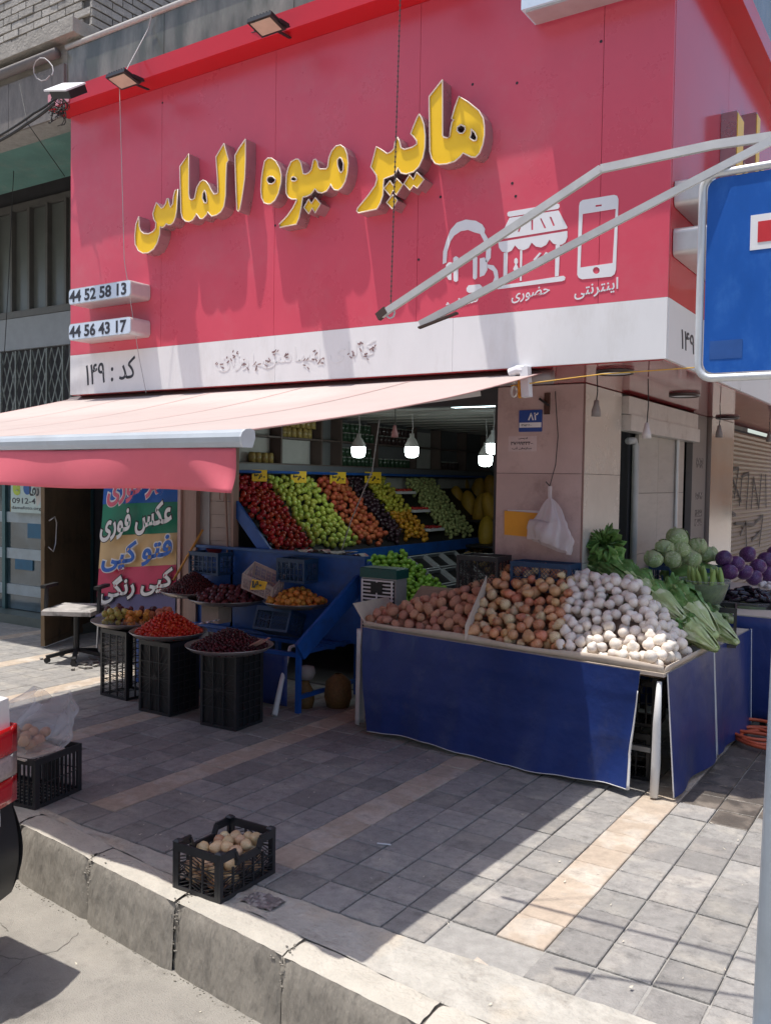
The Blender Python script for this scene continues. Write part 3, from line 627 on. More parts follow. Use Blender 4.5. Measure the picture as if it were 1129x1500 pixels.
# gold letter on the side fascia
t = thing('sign_letter', (0, 0, 0), 'gold raised letters on the shaded side fascia above the blue sign', 'sign letter', 'raised yellow letters on the red sign')
for (y0, y1, z0, z1) in ((6.05, 6.25, 3.72, 4.2), (6.3, 6.42, 3.72, 3.95), (6.45, 6.6, 3.72, 3.9), (6.65, 6.78, 3.72, 4.4), (6.85, 6.98, 3.72, 4.1), (7.05, 7.2, 3.72, 3.92), (6.05, 7.2, 3.62, 3.73)):
    m = MB(); m.box(XS+.002, XS+.1, y0, y1, z0, z1); m.build('letter_return', retn, t)
    m = MB(); m.box(XS+.1005, XS+.104, y0+.01, y1-.01, z0+.01, z1-.01); m.build('letter_face', yel, t)
# box sign at top of the picture, projecting
pa = PY(763, 14, YS-.2); pb = PY(845, 0, YS-.2)
t = thing('projecting_box', (pa.x, YS, pa.z), 'pale blue white box projecting at the top edge of the red sign', 'box')
m = MB(); m.box(0, .9, -.2, -.002, .0, .5); m.build('housing', lb, t)
m = MB(); m.box(.02, .88, -.18, -.02, -.012, -.001); m.build('base_rim', alud, t)
# flood lights on the lip
for k_, (fx, fy, lab) in enumerate(((180, 118, 'flood light on the sign lip above the left word'), (390, 38, 'flood light on the sign lip above the middle word'), (620, -46, 'flood light on the sign lip near the top edge above the right word'))):
    y0 = YS-.36; p = PY(fx, fy, y0)
    t = thing('flood_light', (p.x, y0, p.z), lab, 'flood light', 'flood lights above the sign'); t.rotation_euler = (math.radians(-12), 0, 0); t.scale = (.8, .8, .8)
    m = MB(); m.box(-.13, .13, -.1, .1, 0, .035)
    for i in range(7): m.box(-.11+i*.034, -.1+i*.034, -.09, .09, .035, .055)
    m.build('housing', mat('flood_black', (.02, .02, .02), .4), t)
    m = MB(); m.box(-.105, .105, -.08, .075, -.006, -.001); m.build('lens', mat('flood_lens', (.62, .45, .35), .2, n=.1, spec=.7), t)
    m = MB(); m.bar((-.14, 0, .02), (-.14, .12, .05), .006, .03); m.bar((.14, 0, .02), (.14, .12, .05), .006, .03); m.bar((-.14, .12, .05), (.14, .12, .05), .03, .006); m.bar((0, .12, .05), (0, .3, .1), .03, .01); m.build('bracket', black, t)
p = PY(95, 128, YS-.4)
t = thing('tilted_flood_light', (p.x, p.y, p.z), 'white backed flood light tipped up among tangled cables at the sign corner', 'flood light')
t.rotation_euler = (math.radians(35), math.radians(12), 0)
m = MB(); m.box(-.14, .14, -.1, .1, 0, .012); m.build('reflector', print_white, t)
m = MB(); m.box(-.1, .14, -.08, .09, -.06, -.001); m.build('housing', black, t)

# ================================================================== AWNING
TZ = 1.945; TY = 2.40
TK = .055   # the front bar is not quite parallel to the wall
XT0, XT1 = -6.3, -2.16       # tube ends
XW0, XW1 = -6.62, -2.16       # wall ends
YWA, ZWA = YS+.12, 2.47
aw = thing('retractable_awning', (0, 0, 0), 'faded cream and red retractable awning over the fruit stands', 'awning')
def awn(u, v, dz=0):
    x = (XW0+(XT0-XW0)*v)+((XW1+(XT1-XW1)*v)-(XW0+(XT0-XW0)*v))*u
    y = YWA+(TY+TK*(XT1-x)-YWA)*v; z = ZWA+(TZ+.026-ZWA)*v-.05*math.sin(PI*v)*(1-.35*abs(2*u-1))
    z += .004*math.sin(u*60)*v*(1-v)*2
    return (x, y, z+dz)
m = MB(); m.grid(lambda u, v: awn(u, v), 60, 20); m.build('canopy_top', awn_top, aw, True)
m = MB(); m.grid(lambda u, v: awn(u, v, -.004), 60, 20); m.build('canopy_underside', awn_red, aw, True)
m = MB(); 
for u in (0, 1): m.tube([awn(u, i/20, -.002) for i in range(21)], .004, 5)
for k in range(1, 5): m.grid(lambda a, v: tuple(Vector(awn(k/5+(a-.5)*.003, v, .0025))), 1, 20)
m.build('canopy_hem', mat('hem', (.5, .3, .28), .8), aw, True)
m = MB(); prof = [(TY+.03, TZ+.025), (TY+.01, TZ+.03), (TY-.015, TZ+.027), (TY-.032, TZ+.016), (TY-.04, TZ), (TY-.037, TZ-.018), (TY-.028, TZ-.036), (TY+.02, TZ-.036), (TY+.035, TZ)]
n = len(prof); m.add([(x, y+TK*(XT1-x), z) for x in (XT0, XT1) for y, z in prof], [(i, n+i, n+(i+1) % n, (i+1) % n) for i in range(n)]+[tuple(range(n)), tuple(range(2*n-1, n-1, -1))])
m.build('front_bar', tube_m, aw)
m = MB(); prof2 = [(y+(y-TY)*.04, z+(z-TZ)*.04) for y, z in prof]
m.add([(x, y, z) for x in (XT1+.001, XT1+.01) for y, z in prof2], [(i, n+i, n+(i+1) % n, (i+1) % n) for i in range(n)]+[tuple(range(n)), tuple(range(2*n-1, n-1, -1))])
m.build('end_cap', mat('cap_white', (.5, .53, .57), .35), aw)
def val(u, v):
    x = XT0+(XT1-.035-XT0)*u; y = TY+TK*(XT1-x)-.02-.012*math.sin(u*33)*v-.02*math.sin(u*9+1.2+v*1.5)*v-.03*math.exp(-((u-.93-.06*v)/.03)**2)*v
    return (x, y, TZ-.036-.162*v+.004*math.sin(u*23))
m = MB(); m.grid(val, 120, 10); m.build('valance', val_m, aw, True, solid=.002)
m = MB(); m.tube([(XW0, YWA, ZWA-.03), (XW1+.05, YWA, ZWA-.03)], .045, 12); m.build('roller', mat('roller', (.3, .25, .25), .5, .5), aw, True)
for xa in (XT1-.5, XT0+.6):   # folding arms
    e = (xa-.62, (TY+YWA)/2+.1, 2.13)
    m = MB(); m.bar((xa, YWA+.1, ZWA-.09), e, .045, .06); m.build('arm', alud, aw); m = MB(); m.bar(e, (xa, TY+TK*(XT1-xa), TZ-.02), .035, .045); m.build('forearm', alud, aw)
p = PY(762, 560, YWA-.15)
t = thing('awning_gear', (p.x, p.y, p.z), 'white awning winding gear with hanging eye hook under the white band', 'winding gear')
m = MB(); m.tube([(-.07, 0, .06), (-.02, 0, .075), (.02, 0, .07)], .03, 12); m.bar((.03, 0, .09), (.045, 0, -.09), .055, .05); m.build('gear_case', print_white, t, False)
m = MB(); m.tube([(-.04, 0, .05), (-.04, 0, -.01)], .016, 8); m.tube([(-.04+.018*math.cos(a*PI/6), 0, -.05+.034*math.sin(a*PI/6)) for a in range(13)], .008, 6); m.build('eye_hook', alu, t, True)
m = MB(); m.tube([(-.005, 0, .03), (-.01, .01, -.06), (0, 0, -.09)], .012, 6); m.build('strap', orange_f, t)

# ================================================================== NEIGHBOUR BUILDING (left)
nb = thing('neighbour_building', (0, 0, 0), 'old building to the left with pale brick upper wall and teal soffit', 'building')
m = MB(); m.box(-16, XL-.056, YS+.0, YS+.25, 4.88, 5.32); m.build('fascia_wall', mortar, nb)
xx = -16; 
while xx < XL-.1:
    x1 = min(xx+.62, XL-.06); k = MB(); k.box(xx+.003, x1-.003, YS-.025, YS-.001, 4.87, 5.31); k.build('grey_stone_slab', grey_st, nb); xx = x1
    if x1 > XL-.1: break
m = MB(); m.box(-16, XL-.056, YS+.25, 6.0, 4.9, 5.3); m.build('soffit', teal, nb)
m = MB(); m.box(-16, -6.34, 4.86, 5.3, 5.50, 5.62); m.box(-16, -6.4, 4.97, 5.3, 5.32, 5.5); m.build('ledge', mat('ledge', (.36, .33, .29), .9, n=.2, bump=.8), nb)
m = MB(); m.tube([(-16, 4.9, 5.40), (-6.6, 4.9, 5.40)], .045, 10); m.build('pipe', mat('old_pipe', (.18, .16, .15), .6), nb, True)
# upper brick wall, front plane Y=5.1 ending at X=-6.4, side plane X=-6.4
m = MB(); m.box(-16, -6.42, 5.12, 12, 5.5, 12); m.build('upper_wall_core', brick_j, nb)
BW, BH = .225, .072
bm_ = [MB() for _ in range(3)]
for q in bm_: q.bbox(0, BW-.014, 0, .03, 0, BH-.013, .003)
brm = [q.mesh('brick', brick_m) for q in bm_]
big = MB(); cnt = 0
for j in range(22):
    z = 5.625+j*BH
    for i in range(24):
        x = -6.40-(i+1)*BW+(BW/2 if j % 2 else 0)
        if x+BW > -6.39: continue
        if cnt < 190 and x > -8.3 and z < 7.0:
            link('brick', brm[cnt % 3], nb, (x, 5.095+R.uniform(-.004, .004), z+R.uniform(-.003, .003)), (0, 0, R.uniform(-.015, .015))); cnt += 1
        else: big.box(x, x+BW-.014, 5.095, 5.13, z, z+BH-.013)
cnt = 0
for j in range(22):
    z = 5.46+j*BH
    for i in range(26):
        y = 5.10+i*BW-(BW/2 if j % 2 else 0)
        if y < 5.09: y = 5.1
        if cnt < 100 and y < 7.2 and z < 6.8:
            o = link('brick', brm[cnt % 3], nb, (-6.395+R.uniform(-.003, .003), y, z), (0, 0, PI/2)); cnt += 1
        else: big.box(-6.43, -6.392, y, y+BW-.014, z, z+BH-.013)
o = big.build('upper_bricks', brick_m, nb); o['kind'] = 'stuff'
# window wall at Y=6.75 (in shade under the balcony)
YN = 6.75
m = MB(); m.box(-16, XL+.3, YN+.02, YN+.3, 0, 5.3); m.build('rear_wall', shop_dark, nb)
m = MB(); m.box(-16, -8.6, YN-.04, YN+.02, 5.02, 5.1); m.box(-16, -8.6, YN-.05, YN+.02, 3.72, 3.8); m.build('window_frame', winframe, nb)
for i in range(14):
    x = -8.86-i*.345
    if i % 1 == 0:
        k = MB(); k.box(x-.02, x+.02, YN-.06, YN+.02, 3.8, 5.02); k.build('mullion', winframe, nb)
    k = MB(); k.box(x-.323, x-.022, YN-.0, YN+.015, 3.81, 5.01); k.build('pane', glass_d, nb)
k = MB(); k.box(-8.84, -6.5, YN-.02, YN+.015, 2.5, 5.1); k.build('pier', winframe, nb)
k = MB(); k.box(-16, -8.75, YN-.04, YN+.015, 3.33, 3.715); k.build('sill_panel', mat('sill_panel', (.32, .34, .36), .5, n=.1), nb)
# lattice gate (collapsible) above the shopfront
t = thing('collapsible_gate', (0, 0, 0), 'rusty scissor lattice gate under the grey sill on the left', 'gate')
for i in range(24):
    x = -8.85-i*.125
    for s_ in (-1, 1):
        m = MB(); m.bar((x-.14*s_, YN-.06-.012*s_, 2.55), (x+.14*s_, YN-.06-.012*s_, 3.3), .018, .005, up=(0, 1, 0)); m.build('lattice_bar', grille, t)
for i in range(9):
    x = -8.85-i*.3; m = MB(); m.bar((x, YN-.09, 2.4), (x, YN-.09, 3.3), .02, .02); m.build('upright', grille, t)
# left shopfront glass
t = thing('left_shopfront', (0, 0, 0), 'dim glazed shopfront at the left edge below the awning', 'shopfront')
m = MB(); m.box(-14, -8.4, YN-.02, YN+.0, .12, 2.5)
m.build('glass', mat('shop_glass', (.035, .06, .068), .07, n=.3, ns=1.2, spec=.9, c2=(.07, .11, .13), c2s=1.5), t)
for x in (-8.42, -9.15, -10.05, -11, -12.2):
    k = MB(); k.box(x-.03, x+.03, YN-.06, YN-.021, .1, 2.5); k.build('glazing_bar', mat('bar_teal', (.06, .13, .14), .4, .4), t)
m = MB(); m.box(-14, -8.3, YN-.3, YN, 0, .11); m.build('step', mat('step_green', (.12, .14, .12), .4, n=.15), t)
for z0 in (.3, .75, 1.2):   # shelves seen through the glass, standing just behind its dark surface plane
    k = MB(); k.box(-10.4, -9.25, YN-.036, YN-.0215, z0, z0+.13); k.build('frosted_band', mat('frosted', (.3, .36, .38), .3, n=.2), t)
for (x, z, w_, h_, c) in ((-9.95, 1.3, .25, .18, (.25, .16, .04)), (-9.6, 1.02, .3, .2, (.03, .12, .2)), (-9.85, .62, .35, .22, (.03, .1, .16)), (-9.55, 1.38, .2, .14, (.2, .14, .1))):
    k = MB(); k.box(x, x+w_, YN-.035, YN-.022, z, z+h_); k.build('window_display', mat('disp%d' % int(c[0]*99+c[2]*9), c, .6), t)
a = PY(18, 750, YN-.08); b = PY(66, 706, YN-.08)
pt = thing('window_poster', (0, 0, 0), 'small white poster with green letter and phone number in the left shop window', 'poster')
m = MB(); m.box(a.x, b.x, YN-.1, YN-.095, a.z, b.z+.1); m.build('sheet', mat('poster', (.45, .55, .5), .5), pt)
text('0912-41', (a.x+.03, YN-.101, a.z+.11), (1, 0, 0), (0, 0, 1), .07, print_dark, pt, 'number', .01, width=(b.x-a.x)*.8, rtl=False)
text('e', (a.x+.04, YN-.101, a.z+.21), (1, 0, 0), (0, 0, 1), .17, mat('lime_ink', (.4, .5, .05), .5), pt, 'logo_letter', .04, rtl=False)
m = MB(); m.lathe([(.0, 0), (.08, 0)], 14); 
for i, v in enumerate(m.v): m.v[i] = (a.x+.33+v[0], YN-.1012, a.z+.3+v[1])
m.build('logo_disc', mat('ink_blue', (.02, .1, .3), .5), pt)
text('damafoto.org', (a.x+.02, YN-.101, a.z+.03), (1, 0, 0), (0, 0, 1), .05, print_dark, pt, 'web_line', .006, width=(b.x-a.x)*.9, rtl=False)
# hanging black and white flag with lettering
t = thing('hanging_pennant', (0, 0, 0), 'black and white lettered pennant hanging over the left doorway', 'pennant')
a = PY(44, 706, 6.3); b = PY(66, 706, 6.3); c = PY(54, 742, 6.3)
m = MB(); m.add([(a.x, 6.3, a.z+.3), (b.x, 6.28, b.z+.3), (b.x, 6.28, c.z+.1), (c.x, 6.3, c.z)], [(0, 3, 2, 1)]); m.build('cloth', mat('pennant', (.5, .47, .42), .8, n=.1), t)
text('نقا', (a.x+.02, 6.275, c.z+.12), (1, -.12, 0), (0, 0, 1), .16, black, t, 'word', .02, width=(b.x-a.x)*.8)
# brown sheet metal door standing open
d0, d1 = G(65, 950), G(142, 921)
t = thing('metal_door', (d0.x, d0.y, 0), 'worn brown metal door standing open on the pavement with wire handle', 'door')
dd = Vector((d1.x-d0.x, d1.y-d0.y, 0)); L_ = dd.length; t.rotation_euler = (0, 0, math.atan2(dd.y, dd.x))
m = MB(); m.box(0, L_, 0, .04, .02, 2.2); m.build('leaf', door_m, t)
for z in (.02, 1.06, 2.14):
    m = MB(); m.box(0, L_, -.006, -.0005, z, z+.06); m.build('rail', door_m, t)
m = MB(); m.tube([(.07, -.01, 1.32), (.1, -.06, 1.36), (.16, -.05, 1.3), (.14, -.05, 1.08), (.09, -.05, 1.0), (.06, -.01, 1.05)], .008, 6); m.build('handle', alud, t, True)
# shabby office chair
cb = G(112, 968)
t = thing('office_chair', (cb.x, cb.y, 0), 'shabby black swivel chair with worn white seat beside the metal door', 'chair', rz=.5)
m = MB(); m.bbox(-.24, .24, -.24, .24, .47, .53, .02); m.build('seat', mat('worn_seat', (.4, .38, .36), .8, n=.3, c2=(.05, .05, .05), c2s=5), t)
m = MB(); m.tube([(0, 0, .1), (0, 0, .47)], .03, 8); m.build('gas_post', black, t)
for a in range(5):
    m = MB(); an = a*2*PI/5; m.bar((0, 0, .11), (.28*math.cos(an), .28*math.sin(an), .06), .04, .03); m.tube([(.27*math.cos(an), .27*math.sin(an)-.015, .03), (.27*math.cos(an), .27*math.sin(an)+.015, .03)], .028, 8); m.build('leg', black, t)
for s_ in (-1, 1):
    m = MB(); m.bar((.26*s_, -.1, .5), (.26*s_, -.08, .72), .03, .03); m.bar((.26*s_, -.16, .73), (.26*s_, .12, .73), .05, .03); m.build('armrest', black, t)
# debris round the chair
m = MB()
for _ in range(14):
    x = cb.x+R.uniform(-.3, .5); y = cb.y+R.uniform(-.35, .1); m.bar((x, y, .01), (x+R.uniform(-.12, .12), y+R.uniform(-.08, .08), .015), .03, .012)
tag(m.build('rubble', conc), 'small broken rubble under the swivel chair', 'rubble', kind='stuff')
# roll-up banner
bx0, bx1 = PY(142, 890, 5.95), PY(258, 885, 5.95)
ux0, ux1 = PY(155, 700, 6.05), PY(262, 700, 6.05)
t = thing('standing_banner', (0, 0, 0), 'four coloured standing banner with Persian words for photo and colour copy services', 'banner')
B0 = Vector((bx0.x, 5.93, bx0.z-.12)); B1 = Vector((bx1.x, 5.93, bx1.z-.1)); U0 = Vector((ux0.x, 6.05, ux0.z+.25)); U1 = Vector((ux1.x, 6.05, ux1.z+.25))
def bl(u, v): p = B0.lerp(B1, u).lerp(U0.lerp(U1, u), v); return p
hb = U0.z-B0.z
def vz(pxy): return (PY(200, pxy, 5.99).z-B0.z)/hb
bands = [(0, vz(880), (.1, .09, .2)), (vz(880), vz(838), (.55, .035, .1)), (vz(838), vz(789), (.62, .42, .2)), (vz(789), vz(741), (.01, .2, .11)), (vz(741), 1, (.01, .1, .4))]
for k, (v0, v1, c) in enumerate(bands):
    m = MB(); m.grid(lambda u, v: bl(u, v0+(v1-v0)*v-.03*u*0)+Vector((0, .006*math.sin(u*7+v), 0)), 12, 3)
    m.build('colour_band', mat('banner_%d' % k, c, .45, n=.12, ns=3), t, True)
for s_ in (0, 1):
    m = MB(); m.bar(bl(s_, 0)+Vector((0, .012, -.5)), bl(s_, 1)+Vector((0, .012, 0)), .016, .016); m.build('pole', alud, t)
m = MB(); m.bar(bl(0, 0)+Vector((0, .02, -.5)), bl(1, 0)+Vector((0, .02, -.5)), .08, .04); m.build('foot', alud, t)
inkw = mat('ink_white', (.7, .68, .66), .5); inkb = mat('ink_cobalt', (.01, .1, .42), .5); inkp = mat('ink_pink', (.6, .1, .16), .5)
def bword(s, q, ink, bold, outl):
    a = PY(q[0], q[1], 5.96); b = PY(q[2], q[3], 5.96); c = PY(q[0], q[4], 5.99); y = 5.9
    for mt_, bo, dy, nm in ((outl, bold+.045, 0, 'word_outline'), (ink, bold, -.004, 'word')):
        ex = (bo-bold)*(c.z-a.z)*1.0
        rt = (b-a).normalized()
        text(s, (a.x-ex, y+dy+.03*(1-q[5]), a.z-ex), rt, (0, .045, 1), (c.z-a.z)+2*ex, mt_, t, nm, bo, width=(b-a).length+2*ex, rtl=True, depth=.001)
bword('مهر فوری', (163, 744, 258, 722, 700, .8), inkp, .03, inkw)
bword('عکس فوری', (152, 795, 257, 775, 752, .6), inkw, .03, black)
bword('فتو کپی', (153, 842, 256, 825, 800, .35), inkb, .03, inkw)
bword('کپی رنگی', (150, 888, 256, 868, 848, .1), inkw, .03, black)
# wooden post, pale blind panel with hanging hooks between banner and shop
a = PY(263, 800, 5.9); b = PY(287, 800, 5.9)
t = thing('door_post', (0, 0, 0), 'reddish wooden door post right of the coloured banner', 'post')
m = MB(); m.box(a.x, b.x, 5.9, 6.02, 0, ZB-.02); m.build('post', wood, t)
m = MB(); m.box(a.x-.008, a.x+.03, 5.88, 5.9, 0, ZB-.02); m.build('edge_strip', mat('strip_pink', (.45, .3, .27), .5), t)
a = PY(288, 800, 5.95); b = PY(340, 800, 5.95)
t = thing('blind_panel', (0, 0, 0), 'pale slatted panel between the door post and the fruit display', 'panel')
k_ = 0; z = .02
while z < 2.4:
    m = MB(); m.box(a.x, b.x, 5.96+.002*(k_ % 2), 5.985, z, z+.117); m.build('slat', panelw, t); z += .12; k_ += 1
m = MB(); m.box(b.x+.002, b.x+.03, 5.93, 6.0, 0, 2.4); m.build('edge_bead', wood, t)
for xx_, q in ((330, 1), (322, 0)):
    p = PY(xx_, 715, 5.93); e = PY(xx_+4, 822, 5.93)
    m = MB(); m.bar(p, e, .02, .012) if q else m.tube([p, p+Vector((.0, 0, -.1)), p+Vector((.05, 0, -.12)), p+Vector((.06, 0, -.02))], .006, 6); m.build('hanging_hook', wood, t)

# ================================================================== HELPERS for heaps
def heap(sample, floor, top, rfn, maxn, tries=6000, rng=None, squash=.93, nb_only=False):
    rng = rng or R; out = []; grid = {}; cs = .13; fails = 0
    for _ in range(tries):
        if len(out) >= maxn or fails > 2500: break
        x, y = sample(rng); r = rfn(rng); tp = top(x, y)
        if tp is None: fails += 1; continue
        z = floor(x, y)+r
        gx, gy = int(x//cs), int(y//cs); ok = True; near = []
        for i in (-1, 0, 1):
            for j in (-1, 0, 1): near += grid.get((gx+i, gy+j), [])
        for (a, b, c, q) in near:
            d2 = (a-x)**2+(b-y)**2; s = (q+r)*squash
            if d2 < s*s:
                zz = c+math.sqrt(s*s-d2)
                if zz > z: z = zz
        if z > tp: fails += 1; continue
        out.append((x, y, z, r)); grid.setdefault((gx, gy), []).append((x, y, z, r)); fails = 0
    return out
def lump_mesh(name, m, n=10, k=7, rough=.05, sq=(1, 1, .92), tip=0, seed=0, calyx=0):
    """unit radius fruit body with uneven skin; tip pulls the top to a point (onion), calyx sinks it (apple)"""
    q = MB(); q.sphere((0, 0, 0), 1, n, k, sq); rr = random.Random(seed); ph = [rr.uniform(0, 6) for _ in range(6)]
    v2 = []
    for (x, y, z) in q.v:
        f = 1+rough*(math.sin(3*x+ph[0])*math.cos(2.3*y+ph[1])+.6*math.sin(4*z+ph[2]+2*x))
        h = z/sq[2]
        if tip and h > .8: f *= 1+tip*(h-.8)*5
        if calyx and h > .8: f *= 1-calyx*(h-.8)*5
        v2.append((x*f, y*f, z*f))
    q.v = v2; return q.mesh(name, m, True)
def scatter(name, meshes, pts, label, cat, group, tilt=PI, limit=300, rng=None):
    out = []
    for i, (x, y, z, r) in enumerate(pts[:limit]):
        rr = rng or R
        o = link(name, meshes[rr.randrange(len(meshes))], None, (x, y, z), (rr.uniform(-tilt, tilt), rr.uniform(-tilt, tilt), rr.uniform(-PI, PI)), r)
        tag(o, label, cat, group); out.append(o)
    return out
def rect(x0, x1, y0, y1): return lambda r: (r.uniform(x0, x1), r.uniform(y0, y1))

# ---- crates ------------------------------------------------------------------
def crate_side(w, h, m, thick=.012, ribs=5, rows=3, pat=0, lowmid=False):
    """openwork side panel in the XZ plane, x 0..w, z 0..h"""
    q = MB(); b = .02
    q.box(0, b, 0, thick, 0, h); q.box(w-b, w, 0, thick, 0, h); q.box(b, w-b, 0, thick, 0, b)
    if lowmid:   # hand hold dip in the middle of the long side
        q.box(b, w*.28, 0, thick, h-.035, h); q.box(w*.72, w-b, 0, thick, h-.035, h); q.box(w*.28, w*.72, 0, thick, h-.075, h-.045)
        q.bar((w*.26, thick/2, h-.012), (w*.31, thick/2, h-.055), thick, .025, up=(0, 1, 0)); q.bar((w*.74, thick/2, h-.012), (w*.69, thick/2, h-.055), thick, .025, up=(0, 1, 0)); top = h-.075
    else: q.box(b, w-b, 0, thick, h-.035, h); top = h-.035
    for i in range(1, ribs): x = b+(w-2*b)*i/ribs; q.box(x-.004, x+.004, .0, thick*.8, b, top)
    for j in range(1, rows): z = b+(top-b)*j/rows; q.box(b, w-b, .001, thick*.5, z-.003, z+.003)
    if pat == 1:   # slanting slats, alternate directions per cell
        cw = (w-2*b)/ribs
        for i in range(ribs):
            for j in range(rows):
                x0 = b+cw*i; z0 = b+(top-b)*j/rows; ch = (top-b)/rows; s = 1 if (i+j) % 2 else -1
                for k in range(3):
                    o = (k-1)*ch*.33
                    q.bar((x0+.006, thick*.4, z0+ch/2+o-s*ch*.22), (x0+cw-.006, thick*.4, z0+ch/2+o+s*ch*.22), .003, .004, up=(0, 1, 0))
    if pat == 2:   # star of rays
        cx, cz = w/2, h/2
        for k in range(12):
            a = PI*k/12+.1; dx, dz = math.cos(a), math.sin(a)
            t_ = min((w/2-b)/max(abs(dx), 1e-3), (h/2-b)/max(abs(dz), 1e-3))
            q.bar((cx-dx*t_, thick*.4, cz-dz*t_), (cx+dx*t_, thick*.4, cz+dz*t_), .003, .004, up=(0, 1, 0))
    if pat == 3:   # diamond lattice
        n = int(w/.028)
        for k in range(-int(h/.028), n+1):
            for s in (-1, 1):
                x0 = k*.028; P = []
                xa, za = x0, 0 if s > 0 else h
                xb, zb = x0+h, h if s > 0 else 0
                # clip to 0..w
                if xb < 0 or xa > w: continue
                f0 = max(0, -xa/(xb-xa)); f1 = min(1, (w-xa)/(xb-xa))
                if f1-f0 < .05: continue
                q.bar((xa+(xb-xa)*f0, thick*.4, za+(zb-za)*f0), (xa+(xb-xa)*f1, thick*.4, za+(zb-za)*f1), .0025, .003, up=(0, 1, 0))
    return q
def crate(label, L, W, Hh, m, loc, rz=0, rot=None, pat=1, group=None, name='plastic_crate', low=True, ribs=6, rows=3, thick=.012):
    """origin at base centre; L along x, W along y"""
    t = thing(name, loc, label, 'crate', group, rz)
    if rot: t.rotation_euler = rot
    for s in (-1, 1):
        q = crate_side(L, Hh, m, thick, ribs, rows, pat, low); q.v = [(x-L/2, (y-W/2) if s < 0 else (W/2-y), z) for x, y, z in q.v]
        if s > 0: q.f = [f[::-1] for f in q.f]
        q.build('long_side', m, t)
        q = crate_side(W-2*thick-.002, Hh, m, thick, max(3, int(ribs*W/L)), rows, pat, False)
        q.v = [((-L/2+y) if s < 0 else (L/2-y), x-W/2+thick+.001, z) for x, y, z in q.v]
        if s < 0: q.f = [f[::-1] for f in q.f]
        q.build('short_side', m, t)
    q = MB(); 
    for i in range(9): y = -W/2+thick+.003+(W-2*thick-.006)*i/8; q.box(-L/2+thick+.001, L/2-thick-.001, y-.0045, y+.0045, .002, .008)
    for i in range(12): x = -L/2+.02+(L-.04)*i/11; q.box(x-.003, x+.003, -W/2+thick+.001, W/2-thick-.001, .008, .012)
    q.build('base', m, t)
    return t

# ================================================================== FRONT CRATE OF ONIONS ON THE KERB
A, B_, C_ = G(322, 1327), G(403, 1280), G(253, 1302)
ang = math.atan2(B_.y-A.y, B_.x-A.x); Lc = (B_-A).length; Wc = (C_-A).length; Hc = .205
cen = (B_+C_)/2
t = crate('black crate half full of onions on the kerb edge', Lc, Wc, Hc, crate_k, (cen.x, cen.y, .002), ang, pat=1, ribs=5, rows=3)
for s_ in ((-1, -1), (-1, 1), (1, -1), (1, 1)):
    q = MB(); q.bbox(s_[0]*(Lc/2-.016)-.017, s_[0]*(Lc/2-.016)+.017, s_[1]*(Wc/2-.016)-.017, s_[1]*(Wc/2-.016)+.017, Hc+.0005, Hc+.012, .008); q.build('corner_cap', crate_k, t)
F_TAN = fruit('onion_golden', (.66, .48, .28), .4, c2=(.5, .27, .14), c2s=14, var=.2)
on = [lump_mesh('onion', F_TAN, 12, 9, .03, (1, 1, .9), .35, s) for s in range(3)]
ron = [lump_mesh('onion', F_RON[s % 3], 12, 9, .03, (1, 1, .9), .3, s) for s in range(6)]
crg = random.Random(3); ca, sa = math.cos(ang), math.sin(ang)
pts = heap(rect(-Lc/2+.05, Lc/2-.05, -Wc/2+.045, Wc/2-.045), lambda x, y: .015, lambda x, y: .165-.06*max(0, -x)/.1, lambda r: r.uniform(.024, .034), 60, 5000, crg)
pts = [(cen.x+x*ca-y*sa, cen.y+x*sa+y*ca, z+.004, r) for x, y, z, r in pts]
scatter('loose_onion', on[:2]+ron[1:3]+on, pts, 'loose small onion inside the black crate on the kerb', 'onion', 'onions in the kerb crate')
q = MB()
for _ in range(150):
    x = crg.uniform(-Lc/2+.02, Lc/2-.02); y = crg.uniform(-Wc/2+.02, Wc/2-.02); z = crg.uniform(.012, .13); a = crg.random()*6; l = crg.uniform(.01, .028)
    c = Vector((cen.x+x*ca-y*sa, cen.y+x*sa+y*ca, z)); d1 = Vector((math.cos(a), math.sin(a), crg.uniform(-.6, .6)))*l; d2 = Vector((-math.sin(a), math.cos(a), crg.uniform(-.8, .8)))*l*.6
    q.add([c-d1, c-d2, c+d1, c+d2], [(0, 1, 2, 3)])
tag(q.build('onion_skins', mat('skins', (.5, .33, .2), .6, n=.4, ns=40), None), 'dry onion skins in the black crate on the kerb', 'onion skins', kind='stuff')
# crushed wrapper beside it
q = MB(); c0 = G(372, 1318)
q.grid(lambda u, v: (c0.x+.05+.16*(u-.5), c0.y+.11*(v-.5), .004+.012*abs(math.sin(u*9+v*7)*math.cos(v*11-u*3))), 12, 9)
tag(q.build('crushed_wrapper', mat('foil', (.22, .2, .2), .4, .3, n=.5, ns=30), None), 'crushed dark wrapper lying beside the onion crate', 'wrapper')
# crate with clear bag at the left
A, C_ = G(22, 1196), G(105, 1163)
ang = math.atan2(C_.y-A.y, C_.x-A.x)
t = crate('black crate under a clear bag of onions behind the car light', .48, .35, .27, crate_k, (-4.37, 3.05, .002), .17, pat=0, ribs=14, rows=2, low=False)
bgc = Vector((-4.33, 3.02, .275))
t = thing('plastic_bag', bgc, 'clear plastic bag with a few onions lying on the left crate', 'bag')
pp = heap(rect(-.12, .1, -.09, .09), lambda x, y: .0, lambda x, y: .08, lambda r: r.uniform(.028, .038), 14, 1500, crg)
q = MB()
def bagf(u, v):
    a = 2*PI*u; zz = v
    r = .19+.07*math.sin(v*PI)-.09*v**2+.03*math.sin(a*3+v*5)+.014*math.sin(a*5-v*7)+.005*math.sin(a*11+v*13)
    return (r*math.cos(a)+.12*v, r*.8*math.sin(a)+.06*v, .01+.3*v+.03*math.sin(a*2+1)*v)
